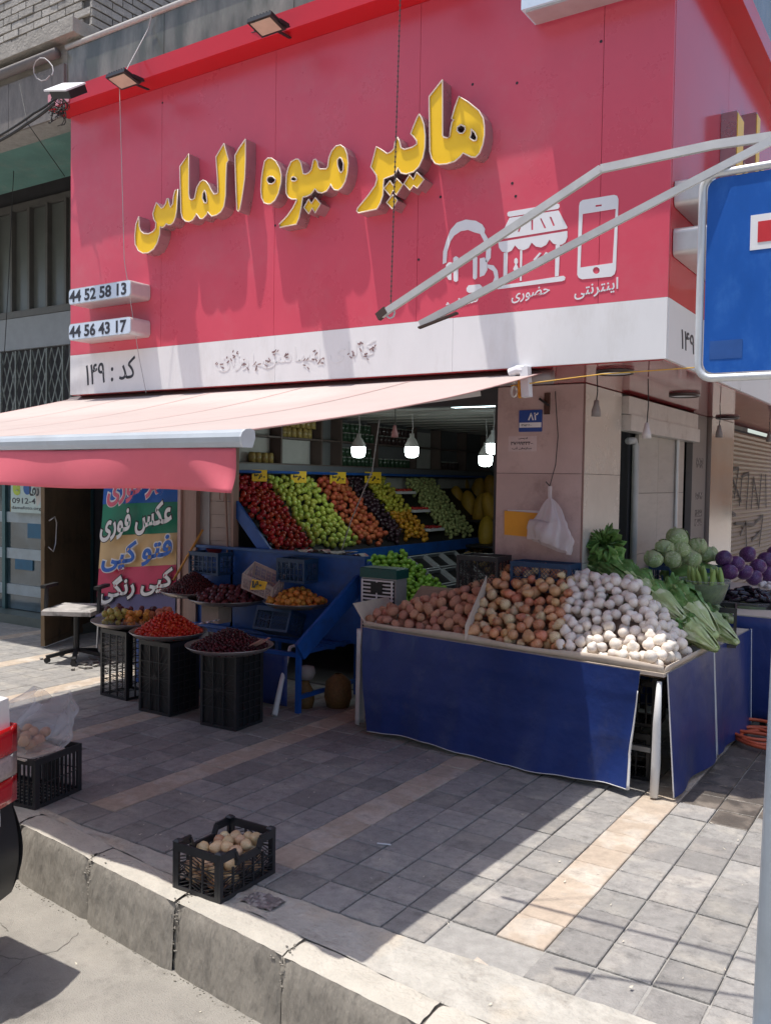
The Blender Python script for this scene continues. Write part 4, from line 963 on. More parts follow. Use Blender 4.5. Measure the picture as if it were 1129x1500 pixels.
q.grid(bagf, 60, 24); q.build('bag_film', bag_mid, t, True)
q = MB(); q.box(-.17, .17, -.13, .13, -.012, -.003); q.build('cardboard_base', cardb, t)
scatter('bagged_onion', [lump_mesh('onion', fruit('onion_bag', (.5, .26, .14), .5), 12, 9, .05, (1, 1, .9), .2, 4)], [(bgc.x+x, bgc.y+y, .28+z, r) for x, y, z, r in pp], 'brown onion inside the clear plastic bag', 'onion', 'onions in the clear bag')

# ================================================================== CAR (rear corner shows at the left edge)
ca_ = thing('parked_car', (-3.24, 1.36, -.3), 'white car parked at the kerb showing its red rear light and black bumper', 'car')
cw = mat('car_white', (.78, .78, .78), .2, n=.02, coat=.6); ctr = mat('bumper_black', (.02, .022, .025), .4, n=.1)
HW = .84
def carsec(x):   # half outline (y, z) at distance x forward of the tail
    t_ = min(1, x/.35); w_ = HW*(.93+.07*math.sin(t_*PI/2)); return w_
q = MB()
xs_ = [0, .02, .08, .2, .45, .9, 1.6, 2.4, 3.2, 3.8, 4.1, 4.25]
def prof_(x):
    w_ = carsec(min(x, 4.25-x)); top = 1.17 if x < .5 else 1.16; top = 1.02 if x > 3.1 else top
    bot = .36
    return [(-w_*.97, bot), (-w_, .5), (-w_*1.0, .72), (-w_*.985, .92), (-w_*.93, top-.03), (-w_*.86, top), (w_*.86, top), (w_*.93, top-.03), (w_*.985, .92), (w_, .72), (w_, .5), (w_*.97, bot)]
vs = []; 
for x in xs_:
    for (y, z) in prof_(x): vs.append((-x, y, z-(0 if 0 < x < 4.2 else .02)))
n = 12; fs = []
for i in range(len(xs_)-1):
    for j in range(n): fs.append((i*n+j, i*n+(j+1) % n, (i+1)*n+(j+1) % n, (i+1)*n+j))
fs += [tuple(range(n)), tuple(range(len(vs)-1, len(vs)-n-1, -1))]
q.add(vs, fs); q.build('body', cw, ca_, False)
q = MB()
cab = [(.35, 1.16, .74), (.75, 1.54, .6), (2.0, 1.58, .6), (2.9, 1.14, .74)]
vs = []
for x, z, w_ in cab: vs += [(-x, -w_, z), (-x, w_, z)]
q.add(vs+[(-.35, -.74, 1.13), (-2.9, -.74, 1.11)], [(0, 1, 3, 2), (2, 3, 5, 4), (4, 5, 7, 6), (0, 2, 4, 6), (1, 7, 5, 3)]); q.build('cabin', cw, ca_)
for s in (-1, 1):
    q = MB(); q.add([(-.55, s*.715, 1.2), (-.85, s*.63, 1.5), (-1.95, s*.625, 1.52), (-2.65, s*.72, 1.19)], [(0, 1, 2, 3)]); q.build('side_window', glass_d, ca_, solid=.01)
q = MB(); q.add([(-.36, -.66, 1.19), (-.36, .66, 1.19), (-.70, .54, 1.51), (-.70, -.54, 1.51)], [(0, 1, 2, 3)]); q.build('rear_window', glass_d, ca_, solid=.01)
q = MB()   # bumper bulging past the body
def bmp(u, v):
    a = (u-.5)*2; y = a*(HW+.035); x = .04-.28*max(0, abs(a)-.78)**1.2*1.6; z = .34+.40*v; bul = .05*math.sin(PI*min(1, v*1.05))
    return (x+bul-.03, y, z)
q.grid(bmp, 30, 12); 
for s in (-1, 1): q.grid(lambda u, v: (bmp(0 if s < 0 else 1, v)[0]-.7*u, s*(HW+.035)+(s*.02*math.sin(PI*v)), .34+.40*v), 6, 12)
q.build('bumper', ctr, ca_, True)
def tg(u, v):
    a = (u-.5)*2; y = a*(HW+.004); x = .048-.28*max(0, abs(a)-.8)**1.2*1.6
    return (x-.02*v*v, y, .745+.43*v)
q = MB(); q.grid(tg, 30, 6)
q.grid(lambda u, v: (tg(u, 1)[0]*(1-v)-.45*v, tg(u, 1)[1]*(1-.1*v), 1.175+.02*math.sin(v*PI/2)), 30, 4)
for s in (-1, 1): q.grid(lambda u, v: (tg(0 if s < 0 else 1, v)[0]-.5*u, s*(HW+.004), .745+.43*v), 6, 6)
q.build('tailgate', cw, ca_, True)
for s in (-1, 1):
    for nm, z0, z1, mm in (('tail_light', .96, 1.07, mat('light_red', (.5, .008, .012), .12, n=.05, coat=1)), ('tail_light', .865, .955, mat('light_clear', (.6, .5, .5), .12, n=.2, ns=60, metal=.5)), ('tail_light', .755, .86, mat('light_red2', (.42, .008, .012), .12, coat=1))):
        q = MB()
        def lf(u, v):
            a = .6+.4*u; return (.062-.28*max(0, a-.8)**1.2*1.6, s*a*(HW+.016), z0+(z1-z0)*v)
        q.grid(lf, 8, 3); q.grid(lambda u, v: (lf(1, v)[0]-.2*u, s*(HW+.016), z0+(z1-z0)*v), 6, 3); q.build(nm, mm, ca_, True, solid=.008)
for x in (-.85, -3.45):
    for s in (-1, 1):
        q = MB(); q.tube([(x, s*.66, .3), (x, s*.84, .3)], .3, 24); o = q.build('wheel', mat('tyre', (.02, .02, .02), .85), ca_, False)
        q = MB(); q.tube([(x, s*.842, .3), (x, s*.85, .3)], .18, 16); q.build('rim', alu, o)

# ================================================================== STREET SIGN, POLE, HANGING BARS
YB = 2.95
pc = G(1129, 1500)
pb = py_ = PY(1121, 1450, 3.05)
t = thing('blue_road_sign', (0, 0, 0), 'blue road sign with white bordered red square on a grey pole at the right edge', 'road sign')
x0 = PY(1026, 400, YB).x; z1 = PY(1060, 252, YB).z; z0 = PY(1060, 553, YB).z; x1 = x0+1.05
m = MB(); rbox(m, x0+.016, x1-.016, YB-.004, YB, z0+.016, z1-.016, .035, 6); m.build('panel', signblue, t)
P = []
r_ = .045
for cx, cz, a0 in ((x1-r_, z1-r_, 0), (x0+r_, z1-r_, 90), (x0+r_, z0+r_, 180), (x1-r_, z0+r_, 270)):
    for i in range(7): a = math.radians(a0+15*i); P.append((cx+r_*math.cos(a), YB, cz+r_*math.sin(a)))
m = MB(); m.tube(P+[P[0]], .0125, 8, False); m.build('frame', mat('frame_grey', (.62, .64, .66), .4, .3), t, True)
m = MB(); m.box(x0+.02, x1-.02, YB+.001, YB+.012, z0+.02, z1-.02); m.build('back_plate', signgrey, t)
a = PY(1100, 316, YB); b = PY(1100, 367, YB); s_ = a.z-b.z
m = MB(); m.box(a.x, a.x+s_, YB-.006, YB-.0045, b.z, a.z); m.build('white_border', print_white, t)
m = MB(); m.box(a.x+.022, a.x+s_-.022, YB-.0075, YB-.0063, b.z+.022, a.z-.022); m.build('red_square', mat('sq_red', (.55, .03, .04), .4), t)
a = PY(1040, 500, YB); b = PY(1087, 524, YB)
m = MB(); m.box(a.x, b.x, YB-.0052, YB-.0045, b.z, a.z); m.build('faded_label', mat('label_blue', (.02, .09, .32), .5, n=.2), t)
pts_ = [PY(1117, 1497, 3.05), PY(1122, 1200, 3.05)]
bx = PY(1121, 1500, 3.05).x
m = MB(); m.tube([(bx-.0, 3.03, -.05), (bx+.028, 3.03, 1.5), (bx+.045, 3.03, 3.3)], .038, 14); m.build('pole', pole_m, t, True)
m = MB(); m.lathe([(.0, .03), (.06, .02), (.075, 0)], 16, (bx, 3.03, .0)); m.build('pole_foot', pole_m, t, True)
for zz_ in (2.3, 2.62):
    m = MB(); m.box(bx-.03, bx+.1, YB+.012, 3.09, zz_, zz_+.03); m.build('clamp', alud, t)
t = thing('metal_bars', (0, 0, 0), 'two long aluminium bars jutting from the sign pole across the red fascia', 'bars')
b1 = [PY(557, 462, 3.05), PY(880, 247, 3.05), PY(1045, 212, 3.05), PY(1135, 199, 3.05)]
m = MB()
for i in range(3): m.bar(b1[i], b1[i+1], .016, .028)
m.build('bar', alu, t)
e0 = PY(615, 475, 2.68); e1 = PY(1135, 203, 2.98)
m = MB(); m.bar(e0, e1, .016, .024); m.build('bar', alu, t)
m = MB(); m.bar(b1[0]-Vector((.012, 0, .006)), b1[0]+Vector((.03, 0, .02)), .02, .032); m.bar(e0-Vector((.004, 0, .012)), e0+Vector((.14, .015, .03)), .02, .006); m.build('torn_end', mat('dark_rust', (.06, .035, .03), .8), t)
m = MB(); p0, p1 = PY(572, 455, 3.05), PY(588, -60, 3.05)
for i in range(70):
    a = p0.lerp(p1, i/70); m.sphere(a, .0045, 5, 3, (1, 1, 1.4))
m.tube([p0, p1], .0022, 4)
m.build('hanging_chain', mat('chain', (.1, .07, .06), .5, .5), t)
m = MB(); m.tube([(p0.x+.02*math.cos(a*PI/4), p0.y, p0.z-.01+.02*math.sin(a*PI/4)) for a in range(9)], .004, 5); m.build('shackle', alud, t)
# wires
wm = mat('wire_dark', (.03, .03, .03), .6); ww_ = mat('wire_pale', (.45, .42, .42), .6)
def wire(pts, r, m_, lab, loc=None, sag=0, cat='cable'):
    P = []
    for i in range(len(pts)-1):
        for k in range(8): u = k/8; p = Vector(pts[i]).lerp(Vector(pts[i+1]), u); P.append(p-Vector((0, 0, sag*4*u*(1-u))))
    P.append(Vector(pts[-1])); q = MB(); q.tube(P, r, 5); return tag(q.build('cable', m_, None, True), lab, cat)
wire([PY(175, 124, YS-.3), PY(182, 380, YS-.22), PY(203, 520, YS-.05), PY(214, 575, YS-.03)], .003, ww_, 'thin pale cable hanging down the left of the red sign')
wire([PY(182, 108, YS-.36), PY(218, 40, YS-.02), PY(222, 22, YS-.03)], .004, ww_, 'white cord tying the left flood light up to the coping')
wire([PY(-10, 210, 4.6), PY(40, 180, 4.6), PY(80, 150, 4.62)], .013, wm, 'thick black cable sagging under the grey fascia', sag=.01)
wire([PY(-10, 203, 4.63), PY(50, 165, 4.62), PY(88, 138, 4.62)], .01, wm, 'second black cable above the thick one at the fascia', sag=.01)
wire([PY(62+13*math.cos(a*.55+.6)+(a > 9)*2*(a-9), 101+17*math.sin(a*.55+.6)-(a > 9)*1.5*(a-9), 4.8-.01*a) for a in range(13)], .005, ww_, 'loose loop of grey cable against the stone fascia')
wire([PY(28, 120, 4.88), PY(40, 180, 4.7), PY(95, 258, 5.2)], .004, wm, 'thin dark cable dropping diagonally across the teal soffit')
wire([PY(20, 250, 5.5), PY(12, 420, 5.5), PY(4, 560, 5.5)], .004, wm, 'thin dark cable in front of the left windows')
wire([PY(400, 37, YS-.2), PY(300, 70, YS-.12), PY(200, 110, YS-.12)], .005, wm, 'black cable running along the sign lip')
q = MB()
for _ in range(26):
    c = PY(R.uniform(74, 96), R.uniform(135, 178), 4.66); r1 = R.uniform(.02, .06); a0 = R.random()*6; tl = R.uniform(-1, 1)
    q.tube([(c.x+r1*math.cos(a0+i*.7), c.y+.03*math.sin(i*.7+tl), c.z+r1*math.sin(a0+i*.7)*(1+.3*tl)) for i in range(7)], R.uniform(.003, .006), 4)
tag(q.build('cable_tangle', wm, None, True), 'tangle of black cables at the upper left corner of the sign', 'cables', kind='stuff')
wire([PY(748, 565, 4.9), PY(880, 548, 4.95), PY(1021, 538, YS+.1)], .0035, mat('wire_yellow', (.7, .4, .05), .6), 'thin yellow cord strung under the fascia from the awning gear')

# ================================================================== MAIN TABLE WITH BLUE SKIRT
TT = .745
fl, fr_, rr_ = G(536, 918, TT), G(972, 986, TT), G(1083, 938, TT)
FL = Vector((-3.6, 5.27, TT)); FR = Vector((-1.372, 4.99, TT)); RR = Vector((-1.30, 6.95, TT))
tb = thing('market_table', (0, 0, 0), 'long produce table with hanging blue vinyl skirt and white cardboard edge', 'table')
def tx(u): return FL.lerp(FR, u)
m = MB()   # top board (L shaped round the pillar)
m.add([(FL.x, FL.y, TT-.02), (FR.x, FR.y, TT-.02), (RR.x, RR.y, TT-.02), (XP+.05, RR.y, TT-.02), (XP+.05, 5.83, TT-.02), (FL.x, 5.83, TT-.02)], [(0, 1, 2, 3, 4, 5)])
m.build('top_board', cardb, tb, solid=.02)
# cardboard rim
m = MB(); m.grid(lambda u, v: tx(u)+Vector((0, -.012*v-.01*math.sin(u*40)*v*.3, -.006+.045*v-.01*math.sin(u*13)*v)), 60, 2)
m.grid(lambda u, v: FR.lerp(RR, u*.55)+Vector((.012*v, 0, -.006+.04*v)), 20, 2)
m.build('cardboard_edge', cardb, tb, True, solid=.004)
m = MB(); m.grid(lambda u, v: FL+Vector((-.1*v-.0*u, .5*u, .02+.13*v)), 10, 3); m.build('cardboard_side', cardb, tb, solid=.004)
# skirt: front sheet
bL, bR = G(540, 1078, .0), G(921, 1165, 0.)
def skf(u, v):   # v 0 top .. 1 bottom
    tp = tx(u*.94)+Vector((0, -.018, -.012)); 
    b = Vector((-3.46+(-1.585+3.46)*u, 5.13+(5.0-5.13)*u, .03+.015*math.sin(u*8)))
    p = tp.lerp(b, v)
    p.y += -.03*math.sin(PI*v)*math.sin(u*5+1)-.014*math.sin(u*17+v*2)*v-.006*math.sin(u*41+v*5)*v-.005*abs(math.sin((u*6.2)*PI))**8-.03*max(0, u-.6)*math.sin((u-.6)*30)*v-.004*abs(math.sin(v*2.5*PI))**10-.05*max(0, u-.93)/.07*max(0, v-.75)*4*.4
    p.x += .05*max(0, u-.9)*10*max(0, v-.7)/.3*.6*(1 if u > .97 else .4)
    return p
m = MB(); m.grid(skf, 80, 24); m.build('front_skirt', [skirt_m], tb, True)
m = MB(); m.grid(lambda u, v: skf(u, v)+Vector((0, .003, 0)), 80, 24); m.build('skirt_lining', skirt_b, tb, True)
m = MB(); m.tube([skf(1, i/24)+Vector((0, .001, 0)) for i in range(4, 25)], [.003+.00035*i for i in range(21)], 5); m.tube([skf(i/60, 1) for i in range(61)], .0028, 5); m.build('skirt_hem', skirt_b, tb, True)
# rolled white backing at left end
m = MB(); m.grid(lambda u, v: Vector((-3.6-.055*math.sin(PI*u)-.02*v, 5.27+.035*math.cos(PI*u)+.02*v, TT-.03-.70*v)), 10, 16); m.build('skirt_return', skirt_b, tb, True, solid=.003)
# side skirt sheets
def sks(y0, y1, amp, ph, curl, z_off=.03):
    def f(u, v):
        y = y0+(y1-y0)*u; x = FR.x+(RR.x-FR.x)*((y-FR.y)/(RR.y-FR.y))+.012
        p = Vector((x+amp*math.sin(u*9+ph)*v+.04*v, y+.04*v*(.5-u), TT-.012-(TT-.012-z_off)*v))
        e = max(0, 1-u/.12); p.x -= curl*e*v*.5; p.y += curl*e*v*.15
        return p
    return f
for (y0, y1, a_, ph, cu_) in ((5.02, 5.96, .02, .4, .0), (5.98, 6.98, .02, 2.0, .05)):
    f_ = sks(y0, y1, a_, ph, cu_)
    m = MB(); m.grid(f_, 40, 16); m.build('side_skirt', skirt_m, tb, True)
    m = MB(); m.grid(lambda u, v: f_(u, v)-Vector((.003, 0, 0)), 40, 16); m.build('skirt_lining', skirt_b, tb, True)
    for e in (0, 1):
        m = MB(); m.tube([f_(e, i/16)+Vector((-.002, 0, 0)) for i in range(17)], .006 if e else .004, 6); m.build('skirt_hem', skirt_b, tb, True)
# white curled edge at the near corner (reads as a white tube)
c0 = G(961, 1170, .0)
m = MB(); m.tube([(FR.x-.03, FR.y+.02, TT-.06), (FR.x-.035, FR.y+.01, .45), (c0.x-.005, c0.y-.01, .2), (c0.x-.01, c0.y-.02, .012)], [.014, .022, .026, .024], 10); m.build('curled_skirt_edge', skirt_b, tb, True)
for (x, y) in ((-3.5, 5.4), (-1.5, 5.3), (-1.5, 6.8), (-3.5, 5.75), (-2.1, 6.8)):
    m = MB(); m.box(x-.02, x+.02, y-.02, y+.02, 0, TT-.035); m.build('leg', black, tb)
m = MB(); m.bar((-3.5, 5.4, .2), (-1.5, 5.3, .2), .03, .03); m.build('stretcher', alud, tb)
# dark boxes under the table corner, seen through the gap
for (x, y, z, s) in ((-1.75, 5.45, 0, .3), (-1.7, 5.5, .31, .26)):
    crate('dark crate stored under the table corner, '+('lower' if z == 0 else 'upper')+' of two', s+.1, s, .28, crate_k, (x, y, z+.003), .1, pat=0)

# produce heaps on the table: heights rise towards the pillar
def frontY(x): return FL.y+(FR.y-FL.y)*(x-FL.x)/(FR.x-FL.x)
def slope(x, y): return TT+.0+max(0, min(.36, (y-frontY(x)-.06)*.72))
pm_ = [lump_mesh('potato', F_POT, 12, 8, .1, (1.18, .95, .85), 0, s) for s in range(6)]
dX1, dX2 = PY(800, 900, 5.3).x, 0
# boundaries between heaps (lines on the table): potatoes | red onions | white onions
def bnd(x, y, p, q):  # >0 to the right of line p->q
    return (q[0]-p[0])*(y-p[1])-(q[1]-p[1])*(x-p[0])
def W(px, py, z): g_ = G(px, py, z); return (g_.x, g_.y)
p1a, p1b = W(668, 940, TT+.03), W(712, 858, TT+.33)
p2a, p2b = W(812, 962, TT+.03), W(845, 858, TT+.33)
p3a, p3b = (-1.33, 5.52), (-1.98, 5.86)
def top_pot(x, y):
    if y < frontY(x)+.035 or bnd(x, y, p1a, p1b) < 0.0: return None
    return min(slope(x, y), TT+.03+max(0, x+3.5)*.36)+.07
def top_red(x, y):
    if y < frontY(x)+.03 or bnd(x, y, p1a, p1b) > -.01 or bnd(x, y, p2a, p2b) < .0: return None
    return slope(x, y)+.09
def top_whi(x, y):
    if y < frontY(x)+.03 or bnd(x, y, p2a, p2b) > -.0: return None
    e = FR.x+.02-x
    if bnd(x, y, p3a, p3b) < 0: return None
    if e < .03 or y > 6.2: return None
    s_ = min(slope(x, y), TT+e*.9, TT+.36-max(0, y-5.75)*.4)
    return s_+.075
def base(x, y): return TT+.0
def base_s(x, y): return max(TT, slope(x, y)-.1)
ph = heap(rect(-3.58, -2.4, 5.0, 5.82), base_s, top_pot, lambda r: r.uniform(.03, .044), 300, 16000, random.Random(1))
scatter('potato', pm_, ph, 'pink skinned potato in the heap at the left end of the blue table', 'potato', 'potatoes on the blue table')
rh = heap(rect(-3.1, -1.7, 4.95, 5.82), base_s, top_red, lambda r: r.uniform(.029, .04), 300, 20000, random.Random(2))
k0 = [i for i in range(len(rh))]
scatter('red_onion', [lump_mesh('onion', F_RON[s % 3], 14, 10, .045, (1, 1, .9+.04*(s % 3)), .6, 20+s) for s in range(7)], rh, 'peeling red and tan onion in the middle heap on the blue table', 'onion', 'red onions on the blue table')
wh = heap(rect(-2.4, -1.36, 4.95, 6.2), lambda x, y: max(TT-.01, (top_whi(x, y) or TT+.1)-.105), top_whi, lambda r: r.uniform(.03, .039), 300, 30000, random.Random(5))
scatter('white_onion', [lump_mesh('onion', F_WON, 14, 10, .045, (1, 1, .9+.04*(s % 3)), .55, 40+s) for s in range(6)], wh, 'smooth white onion in the right hand heap on the blue table', 'onion', 'white onions on the blue table')
# soil/cardboard wedge under the heaps
m = MB(); m.grid(lambda u, v: (-3.45+2.05*u, frontY(-3.45+2.05*u)+.12+(5.82-frontY(-3.45+2.05*u)-.12)*v, min(slope(-3.45+2.05*u, frontY(-3.45+2.05*u)+.12+(5.82-frontY(-3.45+2.05*u)-.12)*v)-.05, TT+.9*max(0, FR.x-(-3.45+2.05*u))-.03)-.06), 30, 10)
m.build('heap_liner', mat('liner', (.3, .22, .17), .9), tb)
m = MB(); a = Vector((p1a[0]+.0, p1a[1]+.12, TT+.12)); b = Vector((p1b[0], p1b[1], TT+.40)); m.add([a, b, b-Vector((0, 0, .12)), a-Vector((0, 0, .1))], [(0, 1, 2, 3)]); m.build('heap_divider', cardb, tb, solid=.004)
# crates standing behind the onions
crate('black crate standing behind the potatoes against the shop opening', .32, .25, .27, crate_k, (-2.87, 5.72, 1.0), .05, pat=3, low=False, ribs=2, rows=2)
crate('blue crate standing behind the red onions against the pillar', .44, .2, .2, crate_b, (-2.4, 5.72, 1.05), -.02, pat=3, low=False, ribs=2, rows=2)
# small rusty stick of root at front corner
# ---- leafy heads -------------------------------------------------------------
leafm = mat('leaf_green', (.12, .26, .065), .45, n=.35, ns=14, c2=(.22, .38, .12), c2s=18, bump=.5, bs=60, var=.25, spec=.4)
leafp = mat('leaf_pale', (.46, .57, .26), .45, n=.18, ns=10, c2=(.68, .74, .48), c2s=12, stretch=(1, 1, 1), var=.12)
def leafy(name, label, cat, base_, tipd, L_, rad, nl=12, green=.5, seed=0, group=None, upv=Vector((0, 0, 1))):
    """head lying with its pale butt at base_, leaves spreading along tipd"""
    t = thing(name, base_, label, cat, group); rr = random.Random(seed); d = Vector(tipd).normalized()
    s1 = d.cross(upv).normalized(); s2 = s1.cross(d).normalized()
    for k in range(nl):
        a = 2*PI*k/nl+rr.uniform(-.2, .2); inner = rr.uniform(.45, 1); ll = L_*rr.uniform(.75, 1.05); ww = rad*rr.uniform(.9, 1.3); ph = rr.uniform(0, 6)
        def f(u, v, off=0):
            x = v*ll; wd = ww*(.35+.9*math.sin(min(1, v*1.1)*PI*.62))*(.95 if v < .9 else .6); ra = rad*inner*(math.sin(PI*min(.72, .12+v*.62)))*1.0+.035*v*v
            aa = a+(u-.5)*wd/rad*1.2
            ru = (.014*math.sin(v*24+ph+u*5)+.013*math.sin(u*19+ph))*max(0, v-.3)*1.8*(green+.2)*2
            q = (s1*math.cos(aa)+s2*math.sin(aa))*(ra+ru-.012*(1 if abs(u-.5) < .12 else 0)*(v < .7))
            q = d*x+q; q.z -= .0; 
            if q.z+base_[2] < TT+.0: q.z = TT-base_[2]+.003
            return q
        split = 1-green
        m = MB(); m.ci = 0; m.grid(lambda u, v: f(u, v*split), 7, 7); m.ci = 1; m.grid(lambda u, v: f(u, split+v*(1-split)), 10, 8)
        m.build('leaf', [leafp, leafm], t, True)
        m = MB(); m.grid(lambda u, v: f(.5+(u-.5)*.1*(1-v*.7), v*.88)+s2*0+(s1*math.cos(a)+s2*math.sin(a))*.004, 2, 8); m.build('midrib', leafp, t, True)
    m = MB(); m.sphere(d*.02, rad*.32, 10, 7, (1, 1, .8)); m.build('butt', leafp, t, True)
    return t
def P3(px, py, z): return G(px, py, z)
heads = [((940, 868), (868, 815), 1.08, 1.27, .1, .72, 'leaf cabbage leaning against the pillar above the white onions'),
         ((905, 835), (888, 800), 1.18, 1.36, .09, .85, 'very dark leafy bunch against the pillar corner'),
         ((973, 888), (885, 832), 1.0, 1.2, .105, .6, 'dark topped leaf cabbage next to the white onions'),
         ((1003, 908), (925, 848), .94, 1.13, .1, .5, 'leaf cabbage with broad pale ribs, middle of the leafy row'),
         ((1047, 932), (965, 855), .86, 1.1, .115, .55, 'largest leaf cabbage with crinkled green top near the table edge'),
         ((1073, 910), (1000, 866), .86, 1.0, .095, .4, 'pale ribbed leaf cabbage behind the largest one'),
         ((1050, 952), (1003, 915), .79, .9, .075, .25, 'small whitish leaf cabbage at the skirt edge'),
         ((1080, 942), (1030, 905), .8, .9, .08, .25, 'short pale leaf cabbage at the far table corner')]
for i, (b_, t_, zb, zt, rd, gr, lab) in enumerate(heads):
    B3 = P3(b_[0], b_[1], zb); T3 = P3(t_[0], t_[1], zt)
    d = T3-B3
    if d.length > .6: d = d.normalized()*.6
    leafy('leaf_cabbage', lab, 'leafy cabbage', B3, d, max(.34, d.length*1.05), rd, 12, gr, i)
m = MB(); m.grid(lambda u, v: (-2.1+.75*u, 5.9+.95*v, TT+.02+.22*math.sin(PI*min(.6, .15+.5*(1-u)))+.03*math.sin(v*9)), 12, 10); tag(m.build('greens_underlay', leafm, None, True), 'dark greens heaped under the leaf cabbages', 'greens', kind='stuff')
# ---- second table with cabbages, bowls -----------------------------------------
t2 = thing('rear_table', (0, 0, 0), 'second blue skirted table along the side street behind the first', 'table')
m = MB(); m.box(-2.15, -1.12, 7.0, 9.3, .8, .83); m.build('top_board', cardb, t2)
m = MB(); m.grid(lambda u, v: (-1.10+.01*math.sin(u*12), 7.0+2.3*u, .82-.78*v), 30, 8); m.build('side_skirt', skirt_m, t2, True, solid=.003)
m = MB(); m.grid(lambda u, v: (-2.1+1.0*u, 6.99+.01*math.sin(u*9)*v, .82-.78*v), 20, 8); m.build('front_skirt', skirt_m, t2, True, solid=.003)
m = MB(); m.bar((-1.085, 7.02, .82), (-1.12, 7.0, .03), .014, .02); m.build('white_edge', skirt_b, t2)
for x, y in ((-2.1, 7.05), (-1.2, 7.05), (-1.2, 9.2), (-2.1, 9.2)):
    m = MB(); m.box(x-.02, x+.02, y-.02, y+.02, 0, .8); m.build('leg', black, t2)
cab_leaf = fruit('cabbage_leaf', (.38, .5, .22), .45, c2=(.6, .66, .42), c2s=5, bump=.8, bs=14, var=.1)
cbm = [lump_mesh('cabbage', F_CAB, 16, 11, .05, (1, 1, .88), 0, s) for s in range(4)]
for k_, (px, py, X) in enumerate(((992, 788, -1.9), (973, 803, -1.95), (999, 806, -1.85), (1021, 800, -1.8), (957, 818, -1.95), (985, 820, -1.85), (1013, 818, -1.78), (1037, 812, -1.75))):
    p = PX(px, py, X); r = 13.5 if k_ else 16; dp = (p-CP).dot(_f)
    labs = ['topmost round green cabbage of the pile', 'green cabbage left under the topmost one', 'green cabbage in the middle of the pile', 'green cabbage right under the topmost one', 'leftmost green cabbage of the pile', 'green cabbage at the pile foot next to the leftmost', 'green cabbage at the pile foot above the squash bowl', 'rightmost green cabbage of the pile']
    o = link('cabbage', cbm[k_ % 4], None, p, (R.uniform(-.5, .5), R.uniform(-.5, .5), R.random()*6), r*dp/F); tag(o, labs[k_], 'cabbage', 'green cabbages on the rear table')
    for q in range(3):
        mb = MB(); a0 = q*2.1+k_; 
        mb.grid(lambda u, v: tuple(Vector((math.cos(a0+(u-.5)*2.0*math.sin(.4+v*2.2))*math.sin(.5+v*2.1), math.sin(a0+(u-.5)*2.0*math.sin(.4+v*2.2))*math.sin(.5+v*2.1), -math.cos(.5+v*2.1)*.9))*(1.05+.05*v*math.sin(u*14+q)+.02*math.sin(v*9)+.03*max(0, v-.7))), 14, 9)
        mb.build('outer_leaf', cab_leaf, o, True)
cr_ = crate('blue crate under the green cabbages', .6, .4, .28, crate_b, (-1.9, 7.6, .84), .1, pat=0)
q = MB(); q.sphere((-1.88, 7.6, 1.04), .27, 14, 8, (1, .9, .45)); tag(q.build('green_bundle', leafm, None, True), 'dark green herb bundle under the cabbages', 'herbs')
pcm = [lump_mesh('purple_cabbage', F_PCB, 14, 10, .04, (1, 1, .9), 0, s) for s in range(3)]
for k_, (px, py) in enumerate(((1095, 812), (1122, 820), (1060, 818), (1078, 826), (1110, 830), (1134, 812), (1090, 838), (1125, 842), (1068, 838), (1104, 846), (1145, 830))):
    p = PX(px, py, -1.55-.05*(k_ < 3)); dp = (p-CP).dot(_f)
    o = link('purple_cabbage', pcm[k_ % 3], None, p, (R.random(), R.random(), R.random()*6), 12.5*dp/F); tag(o, 'purple cabbage in the heap behind the squash bowl', 'cabbage', 'purple cabbages on the rear table')
# bowl of squash in clear film
def bowl(label, px, py, X, rpx, h=.16):
    p = PX(px, py, X); dp = (p-CP).dot(_f); r = rpx*dp/F
    t = thing('plastic_bowl', p, label, 'bowl'); m = MB(); m.lathe([(r*.62, -h), (r*.75, -h*.8), (r*.95, -.02), (r, 0), (r*1.02, .008), (r*.98, .0)], 40, wob=.012); m.build('film', bag_clear, t, True)
    m = MB(); m.lathe([(0, -h), (r*.6, -h), (r*.73, -h*.8), (r*.93, -.025), (0, -.02)], 24); m.build('filling_skin', mat('bowl_in_dark', (.015, .015, .025), .6, n=.8, ns=20) if h > .2 else mat('bowl_in', (.1, .15, .05), .6, n=.5, ns=20), t, True)
    return p, r
p, r = bowl('clear plastic bowl packed with green squash', 1031, 850, -1.5, 37)
m = MB(); m.sphere((0, 0, 0), 1, 10, 8, (.22, .22, 1)); sq_ = m.mesh('squash', F_CUC, True)
for i in range(20):
    a = R.random()*6.28; q_ = R.uniform(0, .8)*r
    o = link('squash', sq_, None, (p.x+q_*math.cos(a), p.y+q_*math.sin(a), p.z+.02), (R.uniform(-.35, .35), R.uniform(-.35, .35), 0), .085*R.uniform(.8, 1.1)); tag(o, 'stubby green squash standing upright in the clear bowl', 'squash', 'squash in the clear bowl')
crate('black crate holding up the squash bowl', .4, .3, .27, crate_k, (p.x+.02, p.y, p.z-.16-.275), .2, pat=0)
p = PX(1003, 872, -1.62); m = MB(); m.tube([(-.09, 0, 0), (-.02, 0, 0), (.07, 0, 0), (.08, 0, 0)], [.003, .011, .015, .006], 9); ct = m.mesh('carrot', F_CAR, True)
t = thing('produce_bag', (p.x, p.y, p.z-.1), 'clear bag of carrots between the leafy heads and the squash bowl', 'bag')
m = MB(); m.lathe([(.1, -.16), (.15, -.12), (.16, .04), (.15, .08)], 30, wob=.03); m.build('film', bag_clear, t, True)
